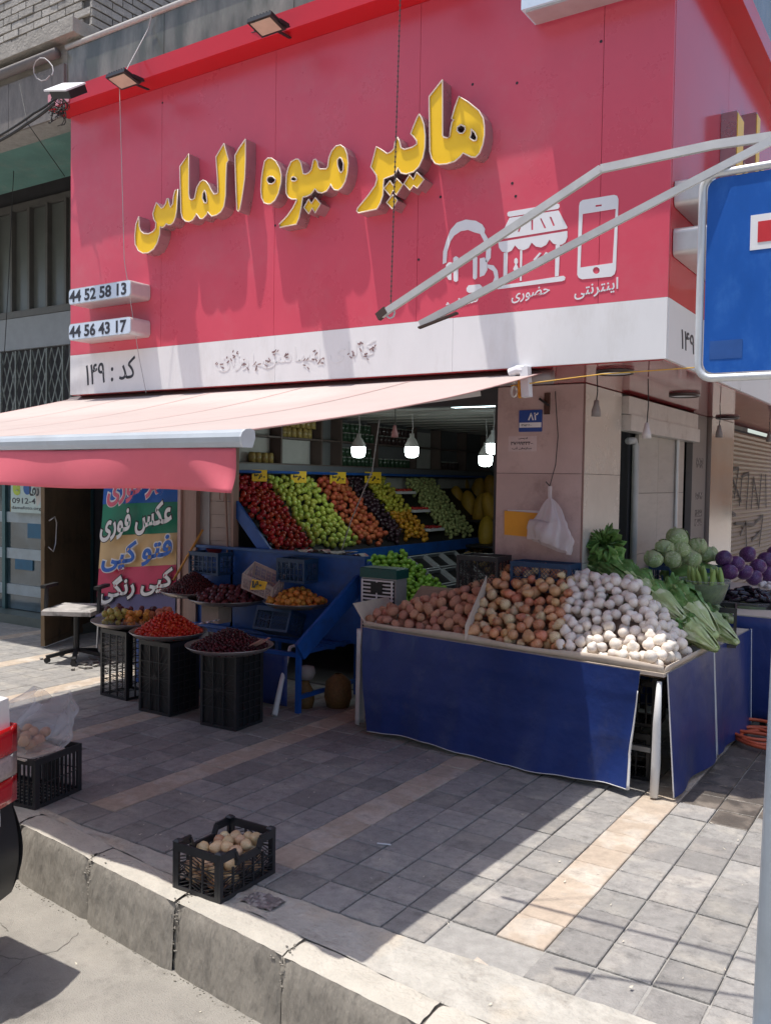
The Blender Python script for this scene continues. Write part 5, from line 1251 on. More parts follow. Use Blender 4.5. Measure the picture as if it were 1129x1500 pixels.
for i in range(26):
    o = link('carrot', ct, None, (p.x+R.uniform(-.08, .08), p.y+R.uniform(-.05, .05), p.z-.09+i*.0035), (R.uniform(-.25, .25), R.uniform(-.2, .2), R.uniform(-.9, .0)), R.uniform(.85, 1.15)); tag(o, 'orange carrot lying in the clear bag between greens and squash', 'carrot', 'carrots in the clear bag')
# eggplant bag and garlic
p, r = bowl('large clear bag lined tub of dark eggplants at the right edge', 1096, 880, -1.42, 44, .2)
eg = MB(); eg.tube([(0, 0, -.08), (0, 0, -.06), (.004, 0, 0), (.01, 0, .06), (.012, 0, .08)], [.01, .022, .027, .018, .008], 10); em = eg.mesh('eggplant', F_EGG, True)
for i in range(46):
    a = R.random()*6.28; q_ = math.sqrt(R.random())*.85*r
    o = link('eggplant', em, None, (p.x+q_*math.cos(a), p.y+q_*math.sin(a), p.z+.02+.10*(1-q_/r)*R.random()), (R.uniform(1.1, 1.9), R.uniform(-.4, .4), R.random()*6), R.uniform(.8, 1.05)); tag(o, 'glossy dark eggplant heaped in the tub at the right edge', 'eggplant', 'eggplants in the tub')
crate('black crate under the eggplant tub', .42, .34, max(.05, p.z-.2-.835), crate_k, (p.x, p.y, .832), .1, pat=0, rows=2)
gp = PX(1120, 856, -1.38)
gm = lump_mesh('garlic', F_GAR, 10, 7, .06, (1, 1, .85), .6, 3)
for i in range(22):
    o = link('garlic', gm, None, (gp.x+R.uniform(-.05, .2), gp.y+R.uniform(-.1, .1), gp.z-.03+R.random()*.05), (R.random()*3, R.random()*3, 0), R.uniform(.018, .026)); tag(o, 'white garlic bulb beside the eggplants', 'garlic', 'garlic bulbs at the right edge')
# orange hose
q = MB(); hp = []
c0 = G(1108, 1088, .0)
for i in range(120):
    a = i*.19; r0 = .17+.05*math.sin(a*.37)+.02*math.sin(a*1.3); hp.append((c0.x+.02+r0*math.cos(a)+.04*math.sin(a*.21), c0.y+r0*1.2*math.sin(a)+.05*math.cos(a*.3), .016+.022*abs(math.sin(a*.5))+i*.0004))
hp += [(c0.x+.4, c0.y+.2, .02), (c0.x+.9, c0.y+.3, .02)]
q.tube(hp, .0125, 7); tag(q.build('garden_hose', mat('hose', (.55, .1, .04), .45, n=.1), None, True), 'orange hose coiled on the wet pavement by the table skirt', 'hose')

# ================================================================== PILLAR FITTINGS
t = thing('house_number_plate', (0, 0, 0), 'blue house number plate 82 on the pink pillar', 'number plate')
a, b = PY(760, 601, YP-.01), PY(793, 632, YP-.01)
m = MB(); rbox(m, a.x, b.x, YP-.008, YP-.001, b.z, a.z, .006); m.build('plate', mat('plate_blue', (.02, .07, .3), .35), t)
m = MB(); m.box(a.x+.004, b.x-.004, YP-.0095, YP-.0083, b.z+.03, b.z+.065); m.build('white_strip', print_white, t)
text('۸۲', (a.x+.07, YP-.0088, b.z+.08), (1, 0, 0), (0, 0, 1), .055, print_white, t, 'digits', .02, rtl=True)
text('۱۴۷۵۳۰۴۰۰۰', (a.x+.02, YP-.0099, b.z+.04), (1, 0, 0), (0, 0, 1), .014, print_dark, t, 'small_digits', .004, rtl=True)
t = thing('paper_notice', (0, 0, 0), 'pale printed notice with a long number under the blue plate', 'notice')
a, b = PY(744, 639, YP-.01), PY(785, 661, YP-.01)
m = MB(); m.box(a.x, b.x, YP-.0025, YP-.001, b.z, a.z); m.build('sheet', mat('notice', (.62, .5, .5), .5), t)
text('۳۷۶۹۹۴۳۴۰۰', (a.x+.02, YP-.003, b.z+.045), (1, 0, 0), (0, 0, 1), .026, print_dark, t, 'number', .01, width=(b.x-a.x)*.78, rtl=True)
text('کد پستی', (a.x+.08, YP-.003, b.z+.085), (1, 0, 0), (0, 0, 1), .016, print_dark, t, 'small_line', .004, width=.07)
text('سازمان آب', (a.x+.03, YP-.003, b.z+.012), (1, 0, 0), (0, 0, 1), .02, print_dark, t, 'small_line', .004, width=.15)
t = thing('orange_folder', (0, 0, 0), 'bright orange folder fixed to the lower pillar', 'folder')
a, b = PY(739, 748, YP-.02), PY(790, 788, YP-.02)
m = MB(); m.add([(a.x, YP-.02, a.z), (b.x, YP-.03, a.z-.01), (b.x-.005, YP-.012, b.z), (a.x-.005, YP-.005, b.z+.01)], [(0, 3, 2, 1)]); m.build('cover', orange_f, t, solid=.008)
m = MB(); m.box(a.x+.02, b.x-.01, YP-.012, YP-.006, a.z-.01, a.z+.008); m.build('pages', print_white, t)
bp = PY(805, 712, YP-.1)
t = thing('hanging_bag', (bp.x, bp.y, bp.z), 'white plastic bag of bags hanging by a cord from the pillar', 'bag')
m = MB()
def hb_(u, v):
    a = 2*PI*u; w_ = .012+.2*max(0, v-.2)**.75*(1 if v < .8 else 1-(v-.8)*1.3); fold = 1+.16*math.sin(a*5+v*4)*(1-v*.4)+.08*math.sin(a*11+v*9)+.07*math.sin(a*3-v*14)
    return (w_*1.05*math.cos(a)*fold+.05*(v-.3)*max(0, v-.3)*0+.015*v, w_*.42*math.sin(a)*fold, -.42*v-(.05*math.cos(a-.5)*v if v > .6 else 0))
m.grid(hb_, 72, 40); m.build('bag_film', bag_white, t, True)
m = MB(); m.sphere((.01, 0, -.32), .1, 12, 8, (1.05, .45, .7)); m.build('contents', mat('bag_inside', (.75, .72, .74), .6, n=.25, ns=30), t, True)
m = MB(); m.tube([(0, 0, 0), (.015, .06, .15), (.02, .08, .35), (.005, .07, .55), (-.01, .085, .66)], .0035, 5); m.tube([(0, 0, .0), (-.03, .0, .03)], .004, 5); m.build('cord', wm, t)
a = PY(801, 590, YP-.01); t = thing('iron_bracket', (a.x, YP, a.z), 'small rusty iron bracket near the top of the pillar', 'bracket')
m = MB(); m.box(-.02, .02, -.015, -.001, -.08, .07); m.build('plate', mat('rust', (.08, .035, .025), .8), t); m = MB(); m.bar((-.05, -.03, .03), (.02, -.02, -.02), .02, .015); m.build('hook', black, t)

# hanging lamp holders and lamps
def holder(px, py, Y, m_, lab, top=ZB-.012, s=1.0, X=None):
    p = PY(px, py, Y) if X is None else PX(px, py, X)
    t = thing('lamp_holder', p, lab, 'lamp holder', 'empty lamp holders hanging from the ceiling')
    m = MB(); m.lathe([(0, .055), (.014, .05), (.018, .02), (.028, -.01), (.03, -.05), (.026, -.05), (.0, -.03)], 16); m.v = [(x*s, y*s, z*s) for x, y, z in m.v]; m.build('socket', m_, t, True)
    m = MB(); m.tube([(0, 0, .05), (.006, 0, (top-p.z)*.5), (0, 0, top-p.z)], .004, 5); m.build('flex', wm, t)
sk = mat('socket_grey', (.25, .22, .21), .5)
holder(873, 598, 5.4, sk, 'grey lamp holder in front of the pillar edge')
holder(947, 631, 5.75, mat('socket_white', (.62, .58, .57), .4), 'white lamp holder over the side opening')
holder(1053, 632, 0, sk, 'small grey lamp holder before the steel column', X=-1.75)
holder(1126, 640, 0, sk, 'faint lamp holder at the right edge', X=-1.75)
holder(578, 632, 6.4, mat('socket_pink', (.5, .25, .25), .5), 'pink lamp holder between the lit bulbs in the shop', top=2.44)
holder(357, 655, 6.6, mat('socket_pink', (.5, .25, .25), .5), 'pink lamp holder at the left of the display', top=2.44)
lampm = mat('bulb_lit', (.9, .95, 1), .4, emit=(.86, 1, .97), es=14)
for px, py, Y, lab in ((525, 655, 7.0, 'lit bulb hanging over the green apples'), (603, 655, 7.4, 'lit bulb hanging over the red nectarines'), (711, 668, 8.2, 'lower lit bulb beside the pillar'), (722, 650, 7.2, 'upper lit bulb half hidden by the pillar')):
    p = PY(px, py, Y); dp = (p-CP).dot(_f); k_ = 10*dp/F/.055
    t = thing('hanging_bulb', p, lab, 'light bulb', 'lit bulbs hanging in the shop')
    m = MB(); m.lathe([(0, -.085), (.03, -.083), (.05, -.07), (.056, -.04), (.056, .0)], 18); m.v = [(x*k_, y*k_, z*k_) for x, y, z in m.v]; m.build('diffuser', lampm, t, True)
    m = MB(); m.lathe([(.056, .001), (.055, .02), (.035, .06), (.018, .08), (.018, .11), (0, .11)], 18); m.v = [(x*k_, y*k_, z*k_) for x, y, z in m.v]; m.build('housing', mat('bulb_white', (.5, .5, .48), .4), t, True)
    m = MB(); m.tube([(0, 0, .1), (.01, 0, .2), (0, 0, 2.44-p.z)], .005, 5); m.build('flex', mat('flex_white', (.5, .5, .5), .5), t)
p = PY(694, 608, 6.6)
t = thing('ceiling_lamp', (-3.3, 6.5, 2.43), 'bright strip lamp on the ceiling just left of the pillar', 'lamp')
m = MB(); m.box(-.3, .3, -.08, .08, -.02, .0); m.build('diffuser', mat('tube_lit', (.8, .95, 1), .4, emit=(.75, .95, 1), es=5), t)
m = MB(); m.box(-.32, .32, -.1, .1, .001, .015); m.build('housing', print_white, t)
wire([PY(556, 612, 6.5), PY(545, 690, 6.45), PY(515, 760, 6.4), PY(495, 822, 6.35)], .005, ww_, 'pale cable hanging in a curve before the fruit display')

# ================================================================== INTERIOR DISPLAY
ds = thing('fruit_display', (0, 0, 0), 'long blue sloping fruit display along the left wall inside the shop', 'display')
DXF, DXB, DZF, DZB = -5.05, -5.66, 1.10, 1.74
def dz(x): return DZF+(DZB-DZF)*(x-DXF)/(DXB-DXF)
D0, D1 = 6.0, 11.4
m = MB(); m.add([(DXF, D0, DZF-.05), (DXF, D1, DZF-.05), (DXB, D1, DZB-.05), (DXB, D0, DZB-.05)], [(0, 1, 2, 3)]); m.build('sloping_board', black, ds, solid=.02)
m = MB(); m.box(DXF+.0, DXF+.03, D0, D1, DZF-.12, DZF+.0); m.build('front_rail', blue_f, ds)
m = MB(); m.bar((DXB-.1, D0-.02, DZB+.05), (DXF+.03, D0-.02, DZF-.07), .03, .11, up=(0, 0, 1)); m.build('end_board', blue_f, ds)
for y in (6.05, 7.9, 9.6, 11.3):
    m = MB(); m.box(DXF-.02, DXF+.02, y-.02, y+.02, 0, DZF-.12); m.build('leg', blue_f, ds)
m = MB(); m.box(-5.79, -5.76, D0, D1, 0.0, 2.45); m.build('backing', mat('backing', (.16, .165, .17), .6, n=.2, ns=1.2), ds)
ye = [6.02, 6.56, 7.31, 7.9, 8.22, 8.72, 9.12, 9.82, 10.9]
def dtop(y0, y1): return lambda x, y: dz(x)+.085 if y0+.01 < y < y1-.01 else None
def band(name, m_, y0, y1, r0, r1, lab, cat, grp, seed, sq=(1, 1, .92), calyx=.15, x0=DXB, x1=DXF-.03, lim=300):
    ms = [lump_mesh(name, m_, 10, 7, .03, sq, 0, seed+s, calyx) for s in range(3)]
    pts = heap(rect(x0, x1, y0+r1, y1-r1), lambda x, y: dz(x)-.035, dtop(y0, y1), lambda r: r.uniform(r0, r1), lim, 9000, random.Random(seed))
    print(name, len(pts)); scatter(name, ms, pts, lab, cat, grp)
band('tomato', F_TOM, ye[0], ye[1], .024, .032, 'dark red tomato in the first section of the sloping display', 'tomato', 'tomatoes in the display', 11)
band('green_apple', F_APL, ye[1], ye[2], .03, .034, 'yellow green apple in the second section of the display', 'apple', 'green apples in the display', 12)
band('nectarine', F_PEA, ye[2], ye[3], .03, .036, 'red nectarine right of the green apples', 'nectarine', 'nectarines in the display', 13)
band('dark_plum', F_DRK, ye[3], ye[4], .026, .03, 'nearly black plum in the narrow dark section', 'plum', 'dark plums in the display', 14)
band('yellow_plum', F_LEM, ye[4], ye[5], .026, .03, 'yellow green plum in the back half of the display', 'plum', 'yellow plums in the display', 15, x0=DXB, x1=-5.3)
band('orange_apricot', F_ORG, ye[4], ye[5], .026, .03, 'small orange apricot at the foot of the yellow plum section', 'apricot', 'apricots at the display foot', 16, x0=-5.3, x1=DXF-.03)
band('pale_green_plum', fruit('greengage', (.36, .4, .16), .4), ye[6], ye[7], .024, .028, 'pale green plum near the melons', 'plum', 'green plums in the display', 17)
# trays of berries wrapped in white film
for i in range(3):
    for j in range(1):
        x = DXF-.12-i*.2; y0 = ye[5]+.03; t = thing('fruit_punnet', (x, y0, dz(x)-.01), ('lowest', 'middle', 'highest')[i]+' white punnet of red berries in the display', 'punnet')
        m = MB(); m.box(-.085, .085, 0, .34, 0, .03); m.build('tray', print_white, t)
        m = MB()
        for _ in range(60): m.sphere((R.uniform(-.07, .07), R.uniform(.015, .325), .035+R.random()*.015), .014, 6, 4)
        o = m.build('berries', F_TOM, t, True); o['kind'] = 'stuff'
mm_ = [lump_mesh('melon', F_MEL, 14, 10, .02, (.62, .62, 1.25), 0, s) for s in range(2)]
for k_, (px, py, Y) in enumerate(((652, 722, 10.5), (669, 735, 10.3), (687, 742, 10.3), (704, 745, 10.2), (718, 745, 10.1), (712, 780, 9.9), (700, 722, 10.9), (720, 718, 10.9), (676, 712, 10.9))):
    p = PY(px, py, Y); o = link('yellow_melon', mm_[k_ % 2], None, p, (R.uniform(-.2, .2), R.uniform(-.25, -.05), R.random()*6), .17); tag(o, 'long yellow melon stacked upright at the far end of the display', 'melon', 'yellow melons at the display end')
mp_ = thing('melon_shelf', (0, 0, 0), 'dark shelf boards carrying the yellow melons', 'shelf'); m = MB(); m.box(-5.7, -4.6, 9.95, 11.3, 1.28, 1.31); m.box(-5.05, -4.6, 9.5, 9.94, 1.0, 1.03); m.build('board', black, mp_)
# tags
for k_, (px, py) in enumerate(((378, 696), (435, 698), (492, 699), (543, 699))):
    X_ = -5.6; a = PX(px-9, py+9, X_); b = PX(px+9, py+9, X_); c = PX(px-9, py-8, X_)
    t = thing('price_tag', (0, 0, 0), ('first from the left, above the tomatoes', 'second, over the green apples', 'third, over the nectarines', 'fourth, furthest into the shop')[k_]+': yellow price tag reading 380', 'price tag', 'yellow price tags on the shelf rail')
    d_ = Vector((.35, 1, 0)).normalized()
    hh = (c-a).z; ww = (b-a).length*.93
    n_ = d_.cross(Vector((0, 0, 1)))
    m = MB(); m.add([a, a+d_*ww, a+d_*ww+Vector((0, 0, hh)), a+Vector((0, 0, hh))], [(0, 1, 2, 3)]); m.build('card', tag_y, t)
    text('۳۸۰', a+n_*.002+d_*ww*.12+Vector((0, 0, hh*.2)), d_, (0, 0, 1), hh*.6, black, t, 'digits', .05, width=ww*.76, rtl=True)
# shelf rail and wall shelves with jars
m = MB(); m.box(-5.72, -5.6, D0, D1, 1.86, 1.93); m.build('shelf_rail', mat('rail_grey', (.12, .13, .15), .4), ds)
m = MB(); m.tube([(-5.58, D0, 1.855), (-5.58, D1, 1.855)], .015, 8); m.build('rail_pipe', blue_f, ds)
sh = thing('wall_shelves', (0, 0, 0), 'dark wall shelving with jars above the display', 'shelving')
for z in (1.935, 2.2):
    m = MB(); m.box(-5.755, -5.62, D0, D1, z-.008, z+.008); m.build('shelf_board', mat('board_brown', (.11, .08, .07), .5), sh)
for y in (6.05, 6.75, 7.4, 7.75, 8.45, 9.3, 9.9, 10.6, 11.3):
    m = MB(); m.box(-5.756, -5.615, y-.012, y+.012, 1.944, 2.44); m.build('upright', mat('board_brown', (.11, .08, .07), .5), sh)
for (y0, y1, z0, z1) in ((6.08, 6.72, 1.95, 2.19), (6.78, 7.36, 1.95, 2.19), (9.33, 9.87, 1.95, 2.19), (9.33, 9.87, 2.21, 2.4), (6.08, 6.72, 2.21, 2.43)):
    m = MB(); m.box(-5.755, -5.75, y0, y1, z0, z1); m.build('white_backing', mat('white_back', (.45, .45, .43), .5), sh)
for (y0, y1, z0, z1) in ((7.95, 8.75, 1.5, 1.83), (8.8, 10.0, 1.5, 1.83), (10.1, 11.2, 1.5, 1.83)):
    m = MB(); m.box(-5.757, -5.75, y0, y1, z0, z1); m.build('white_backing', mat('white_back', (.45, .45, .43), .5), sh)
def jar(lm, cm, r=.036, h=.1):
    m = MB(); m.lathe([(0, 0), (r, 0), (r, h*.82), (r*.8, h*.9)], 12); b = m.mesh('jar_body', lm, True)
    m = MB(); m.lathe([(r*.85, h*.86), (r*.85, h), (0, h)], 12); l = m.mesh('lid', cm, True); return b, l
jt = [jar(mat('jar_gold', (.32, .24, .08), .2, n=.5, ns=30), mat('lid_gold', (.4, .3, .1), .3, .6)), jar(mat('jar_green', (.03, .06, .035), .15, n=.5, ns=30), mat('lid_grey', (.35, .36, .33), .4, .3)), jar(mat('jar_dark', (.05, .03, .03), .15, n=.5, ns=30), mat('lid_grey', (.35, .36, .33), .4, .3))]
def jrow(y0, y1, z, k, lab, grp, st=.085, x=-5.68, lev=1):
    for l in range(lev):
        y = y0+(st/2)*(l % 2)
        while y < y1:
            t = thing('preserve_jar', (x+R.uniform(-.01, .01), y, z+.101*l), lab, 'jar', grp); link('jar_body', jt[k][0], t); link('lid', jt[k][1], t); y += st
jrow(6.84, 7.35, 2.21, 0, 'gold lidded preserve jar on the upper shelf left of the first bulb', 'gold jars on the upper shelf', lev=2)
jrow(7.8, 8.4, 1.945, 1, 'dark green preserve jar on the lower shelf behind the first bulb', 'green jars behind the first bulb', lev=2)
jrow(7.8, 8.4, 2.21, 1, 'dark green preserve jar on the upper shelf behind the first bulb', 'green jars over the first bulb', lev=2)
jrow(8.52, 9.25, 2.21, 2, 'dark preserve jar on the upper shelf behind the second bulb', 'dark jars on the upper shelf', lev=2)
jrow(8.52, 9.25, 1.945, 1, 'grey lidded preserve jar on the lower shelf behind the second bulb', 'grey lidded jars on the lower shelf', lev=1)
jrow(6.4, 6.7, 1.945, 0, 'small preserve jar on the white backed shelf at the left', 'jars on the white shelf')
jrow(10.0, 10.5, 1.945, 2, 'dim preserve jar at the far end of the lower shelf', 'jars at the far shelf end')
# punnets of tomatoes above
q = MB()
for _ in range(170): q.sphere((-5.66+R.uniform(-.05, .05), R.uniform(6.05, 6.55), 1.72+R.uniform(0, .07)), .022, 6, 4)
# lower tier: limes and empty lined crates
lt = thing('lower_stand', (0, 0, 0), 'lower blue tier of the display with limes and empty lined boxes', 'display stand')
LX0, LX1, LZ0, LZ1 = -5.02, -4.35, .98, .55
def lz(x): return LZ0+(LZ1-LZ0)*(x-LX0)/(LX1-LX0)
m = MB(); m.add([(LX0, 6.6, lz(LX0)-.05), (LX0, 11, lz(LX0)-.05), (LX1, 11, lz(LX1)-.05), (LX1, 6.6, lz(LX1)-.05)], [(0, 3, 2, 1)]); m.build('sloping_board', black, lt, solid=.02)
m = MB(); m.box(LX1, LX1+.02, 6.6, 11, 0, LZ1-.02); m.build('front_board', blue_f, lt)
lm_ = [lump_mesh('lime', F_LIM, 10, 7, .03, (1, 1, 1.08), .1, s) for s in range(3)]
pts = heap(rect(LX0+.02, LX1-.02, 6.9, 8.05), lambda x, y: lz(x)-.035, lambda x, y: lz(x)+.08, lambda r: r.uniform(.027, .032), 300, 9000, random.Random(21)); print('limes', len(pts))
scatter('lime', lm_, pts, 'green lime on the lower tier behind the air cooler', 'lime', 'limes on the lower tier')
for i in range(3):
    for j in range(3):
        x = LX0+.12+i*.22; y = 8.1+j*.36
        t = thing('lined_box', (x, y, lz(x)-.03), '%s box of the %s column, empty with white paper rim, on the lower tier' % (('top', 'middle', 'bottom')[i], ('nearest', 'second', 'furthest')[j]), 'box', 'empty lined boxes on the lower tier'); t.rotation_euler = (0, math.atan2(LZ0-LZ1, LX1-LX0), 0)
        m = MB(); m.box(-.11, .11, .0, .33, 0, .01); m.build('base', black, t)
        m = MB()
        for (a0, a1, b0, b1) in ((-.12, .12, 0, .02), (-.12, .12, .32, .34), (-.12, -.105, .02, .32), (.105, .12, .02, .32)): m.box(a0, a1, b0, b1, .01, .05)
        m.build('paper_rim', mat('paper_rim', (.4, .42, .44), .6), t)
pts = heap(rect(LX0+.02, LX1-.02, 9.3, 10.2), lambda x, y: lz(x)-.035, lambda x, y: lz(x)+.04, lambda r: r.uniform(.03, .036), 70, 3000, random.Random(22))
scatter('mixed_plum', [lump_mesh('plum', fruit('mixed_plum', (.3, .2, .07), .5), 8, 6, .03)], pts, 'brownish plum at the far end of the lower tier', 'plum', 'plums on the lower tier')

# ================================================================== AIR COOLER AND BLUE FRUIT STAND
a, b = PY(530, 834, 5.75), PY(580, 905, 5.75)
t = thing('air_cooler', (a.x, 5.75, 0), 'old air cooler with dark green top and white slatted grille', 'air cooler')
W_ = PY(580, 834, 5.75).x-a.x; ht = a.z
m = MB(); m.box(0, W_, 0, .16, .02, ht-.06); m.build('housing', mat('cooler_white', (.42, .4, .4), .5), t)
m = MB(); m.bbox(-.01, W_+.01, -.012, .17, ht-.058, ht+.02, .008); m.build('top_cover', mat('cooler_green', (.015, .09, .08), .4), t)
m = MB(); m.box(.01, W_-.01, -.008, -.001, ht-.5, ht-.07); m.build('grille_back', black, t)
for i in range(15):
    z = ht-.49+i*.029; m = MB(); m.box(.012, W_-.012, -.02, -.009, z, z+.012); m.build('grille_slat', print_white, t)
for x in (.012, W_/2-.01, W_-.03):
    m = MB(); m.box(x, x+.014, -.024, -.0201, ht-.5, ht-.07); m.build('grille_bar', print_white, t)
m = MB(); m.box(W_*.33, W_*.66, -.03, -.0245, ht-.17, ht-.09); m.build('badge', black, t)
bs_ = thing('blue_fruit_stand', (0, 0, 0), 'stepped blue wooden fruit stand carrying trays in front of the shop', 'stand')
SX0, SX1 = -6.0, -4.22
def sz(y): return .5+(y-5.3)*.62
for y_ in (5.32, 5.75, 5.9):
    m = MB(); m.bar((SX0, y_, .44), (SX1, y_, .44), .04, .03); m.build('cross_rail', blue_f, bs_)
pk = PY(290, 813, 5.9)
m = MB(); m.box(SX0+.05, -4.05, 5.93, 5.96, .45, 1.15); m.build('back_board', blue_f, bs_)
m = MB(); m.box(SX0+.05, -4.03, 5.9, 5.99, 1.15, 1.175); m.build('top_rail', mat('blue_rail', (.02, .09, .28), .4), bs_)
m = MB(); m.bar((SX1+.03, 5.27, .48), (SX1+.12, 6.12, 1.06), .03, .15); m.build('side_brace', blue_f, bs_)
for (x, y, h_) in ((SX1, 5.3, .5), (SX0, 5.3, .48), (SX1+.02, 6.05, .95), (SX0, 6.05, .9)):
    m = MB(); m.bar((x, y, 0), (x, y, h_), .035, .035); m.build('leg', blue_f, bs_)
m = MB(); m.bar((SX1, 5.3, .12), (SX1+.02, 6.05, .12), .03, .03); m.bar((SX1, 5.3, .46), (SX1+.02, 6.05, .46), .025, .03); m.build('side_stretcher', blue_f, bs_)
m = MB(); m.grid(lambda u, v: (SX0+(SX1-.12-SX0)*u, 5.31+.012*math.sin(u*19)*v, .46-.43*v), 30, 6); m.build('front_cloth', skirt_m, bs_, True, solid=.003)
# white edged cloth hanging at the stand corner
q = MB(); c0 = G(400, 1046)
q.tube([G(402, 1048, .01), G(412, 1000, .22), G(425, 948, .46)], [.024, .02, .014], 8); q.tube([G(425, 948, .46), G(440, 944, .47)], .012, 6); tag(q.build('cloth_edge', skirt_b, None, True), 'white rolled cloth edge hanging beside the blue stand leg', 'cloth')
# clay jug bundle under the stand
p = G(428, 1040)
t = thing('wicker_jug', (p.x+.03, p.y+.12, 0), 'brown wicker jug standing in the dark under the blue stand', 'jug')
m = MB(); m.lathe([(0, 0), (.06, 0), (.075, .05), (.07, .13), (.04, .18), (.03, .2), (.035, .215)], 18); m.build('body', mat('wicker', (.16, .09, .03), .7, n=.4, ns=50), t, True)
m = MB(); m.lathe([(.0, .0), (.05, .0), (.07, .05), (.055, .1), (0, .11)], 18, (0, .02, .22)); m.build('white_cap', mat('cap_dull', (.35, .32, .3), .7), t, True)
t = thing('wicker_jug', (p.x+.22, p.y+.3, 0), 'second wicker jug further under the blue stand', 'jug'); m = MB(); m.lathe([(0, 0), (.09, 0), (.11, .08), (.1, .2), (.03, .26)], 18); m.build('body', mat('wicker', (.16, .09, .03), .7, n=.4, ns=50), t, True)

# trays on crates
def tray(px, py, z, rpx, lab, X=None):
    p = G(px, py, z); dp = (p-CP).dot(_f); r = rpx*dp/F
    t = thing('steel_tray', (p.x, p.y, z), lab, 'tray')
    m = MB(); m.lathe([(0, 0), (r*.72, 0), (r*.9, .02), (r, .045), (r+.006, .046), (r+.004, .04), (r*.9, .013), (r*.72, -.006), (0, -.006)], 48); m.build('dish', steel, t, True)
    return p, r
def berry_heap(name, lab, cat, p, r, z, h, br, n, m_, seed, asq=.95):
    rg = random.Random(seed)
    core = MB(); 
    pts = heap(lambda q: (lambda a, d: (d*math.cos(a), d*math.sin(a)))(q.random()*2*PI, math.sqrt(q.random())*r*.86), lambda x, y: max(0.002, h*(1-(math.hypot(x, y)/(r*.92))**1.25)-br*2.6), lambda x, y: max(.03, h*(1-(math.hypot(x, y)/(r*.95))**1.3))+br*.8, lambda q: q.uniform(br*.85, br*1.1), n, 60000, rg)
    q = MB()
    for x, y, z_, r_ in pts: q.sphere((x, y, z_), r_, 7, 5, (1, 1, .93))
    o = q.build(name, m_, None, True, (p.x, p.y, z+.002)); o['kind'] = 'stuff'; tag(o, lab, cat); print(name, len(pts))
    m = MB(); m.lathe([(r*.8, .01), (r*.6, h*.42), (r*.3, h*.72), (0, h*.85)], 20); c = m.build('heap_core', m_, None, True); c.parent = o; c['kind'] = 'stuff'
    return pts
p1, r1 = tray(336, 953, .565, 63, 'steel tray of dark cherries on the black crate nearest the street')
berry_heap('dark_cherries', 'heap of nearly black cherries in the front tray', 'cherries', p1, r1, .565, .15, .0125, 900, F_CHD, 31)
p2, r2 = tray(247, 932, .565, 55, 'steel tray of bright red cherries, middle of the front row')
berry_heap('red_cherries', 'heap of bright red cherries in the middle tray', 'cherries', p2, r2, .565, .18, .0145, 800, F_CHR, 32)
p3, r3 = tray(192, 915, .565, 56, 'steel tray with small mixed fruit boxes at the left of the front row')
p5, r5 = tray(335, 883, .70, 58, 'steel tray of plums raised behind the dark cherries')
p4, r4 = tray(283, 872, .74, 47, 'steel tray of mulberries at the back left')
p6, r6 = tray(437, 888, .72, 51, 'steel tray of yellow apricots on blue crates')
berry_heap('mulberries', 'tall heap of dark red mulberries at the back left', 'mulberries', p4, r4, .74, .2, .011, 900, F_MUL, 33)
for (pp_, rr__, zz_, nm, m_, lab, cat, grp, h_, br, sd, lim) in ((p5, r5, .70, 'plum', F_PLM, 'purple plum in the raised tray', 'plum', 'plums in the raised tray', .12, .03, 34, 110), (p6, r6, .72, 'apricot', F_APR, 'yellow orange apricot in the tray left of the blue brace', 'apricot', 'apricots in the tray', .12, .026, 35, 130)):
    pts = heap(lambda q: (lambda a, d: (d*math.cos(a), d*math.sin(a)))(q.random()*2*PI, math.sqrt(q.random())*rr__*.86), lambda x, y: .003, lambda x, y: max(.045, h_*(1-(math.hypot(x, y)/rr__)**1.5))+.03, lambda q: q.uniform(br*.88, br*1.1), lim, 12000, random.Random(sd))
    print(nm, len(pts))
    scatter(nm, [lump_mesh(nm, m_, 12, 8, .03, (1, 1, .95), 0, sd+s, .1) for s in range(3)], [(pp_.x+x, pp_.y+y, zz_+.002+z, r) for x, y, z, r in pts], lab, cat, grp)
# mixed fruit in the left tray
mix = [(-.17, .02, 'plum', F_PLM, 'dark plum in the left end of the mixed tray', 'plums in the mixed tray', .026, 20), (-.04, -.12, 'yellow_apple', fruit('yellow_apple', (.5, .5, .12), .4, c2=(.5, .2, .08), c2s=9), 'small yellow apple in the mixed tray', 'yellow apples in the mixed tray', .026, 18), (.12, -.04, 'apricot', F_APR, 'orange apricot in the mixed tray', 'apricots in the mixed tray', .024, 26), (.02, .14, 'plum', F_PLM, 'dark plum at the back of the mixed tray', 'plums at the back of the mixed tray', .026, 16), (.2, .12, 'peach', fruit('peach', (.5, .14, .08), .6, c2=(.6, .3, .12), c2s=9), 'fuzzy red peach behind the red cherries', 'peaches in the mixed tray', .036, 12)]
for (ox, oy, nm, m_, lab, grp, br, n_) in mix:
    pts = heap(lambda q: (lambda a, d: (d*math.cos(a), d*math.sin(a)))(q.random()*2*PI, math.sqrt(q.random())*.1), lambda x, y: .004, lambda x, y: .12, lambda q: q.uniform(br*.88, br*1.1), n_, 3000, random.Random(n_))
    scatter(nm, [lump_mesh(nm, m_, 12, 8, .03, (1, 1, .95), 0, s, .1) for s in range(2)], [(p3.x+ox+x, p3.y+oy+y, .57+z, r) for x, y, z, r in pts], lab, nm.split('_')[-1], grp)
    b_ = thing('fruit_carton', (p3.x+ox, p3.y+oy, .572), 'clear shallow carton '+('at the left end', 'at the front', 'at the right', 'at the back', 'at the back right')[mix.index((ox, oy, nm, m_, lab, grp, br, n_))]+' of the mixed tray', 'carton'); m = MB(); m.lathe([(.1, 0), (.115, .05)], 20); m.build('film', bag_clear, b_, True)
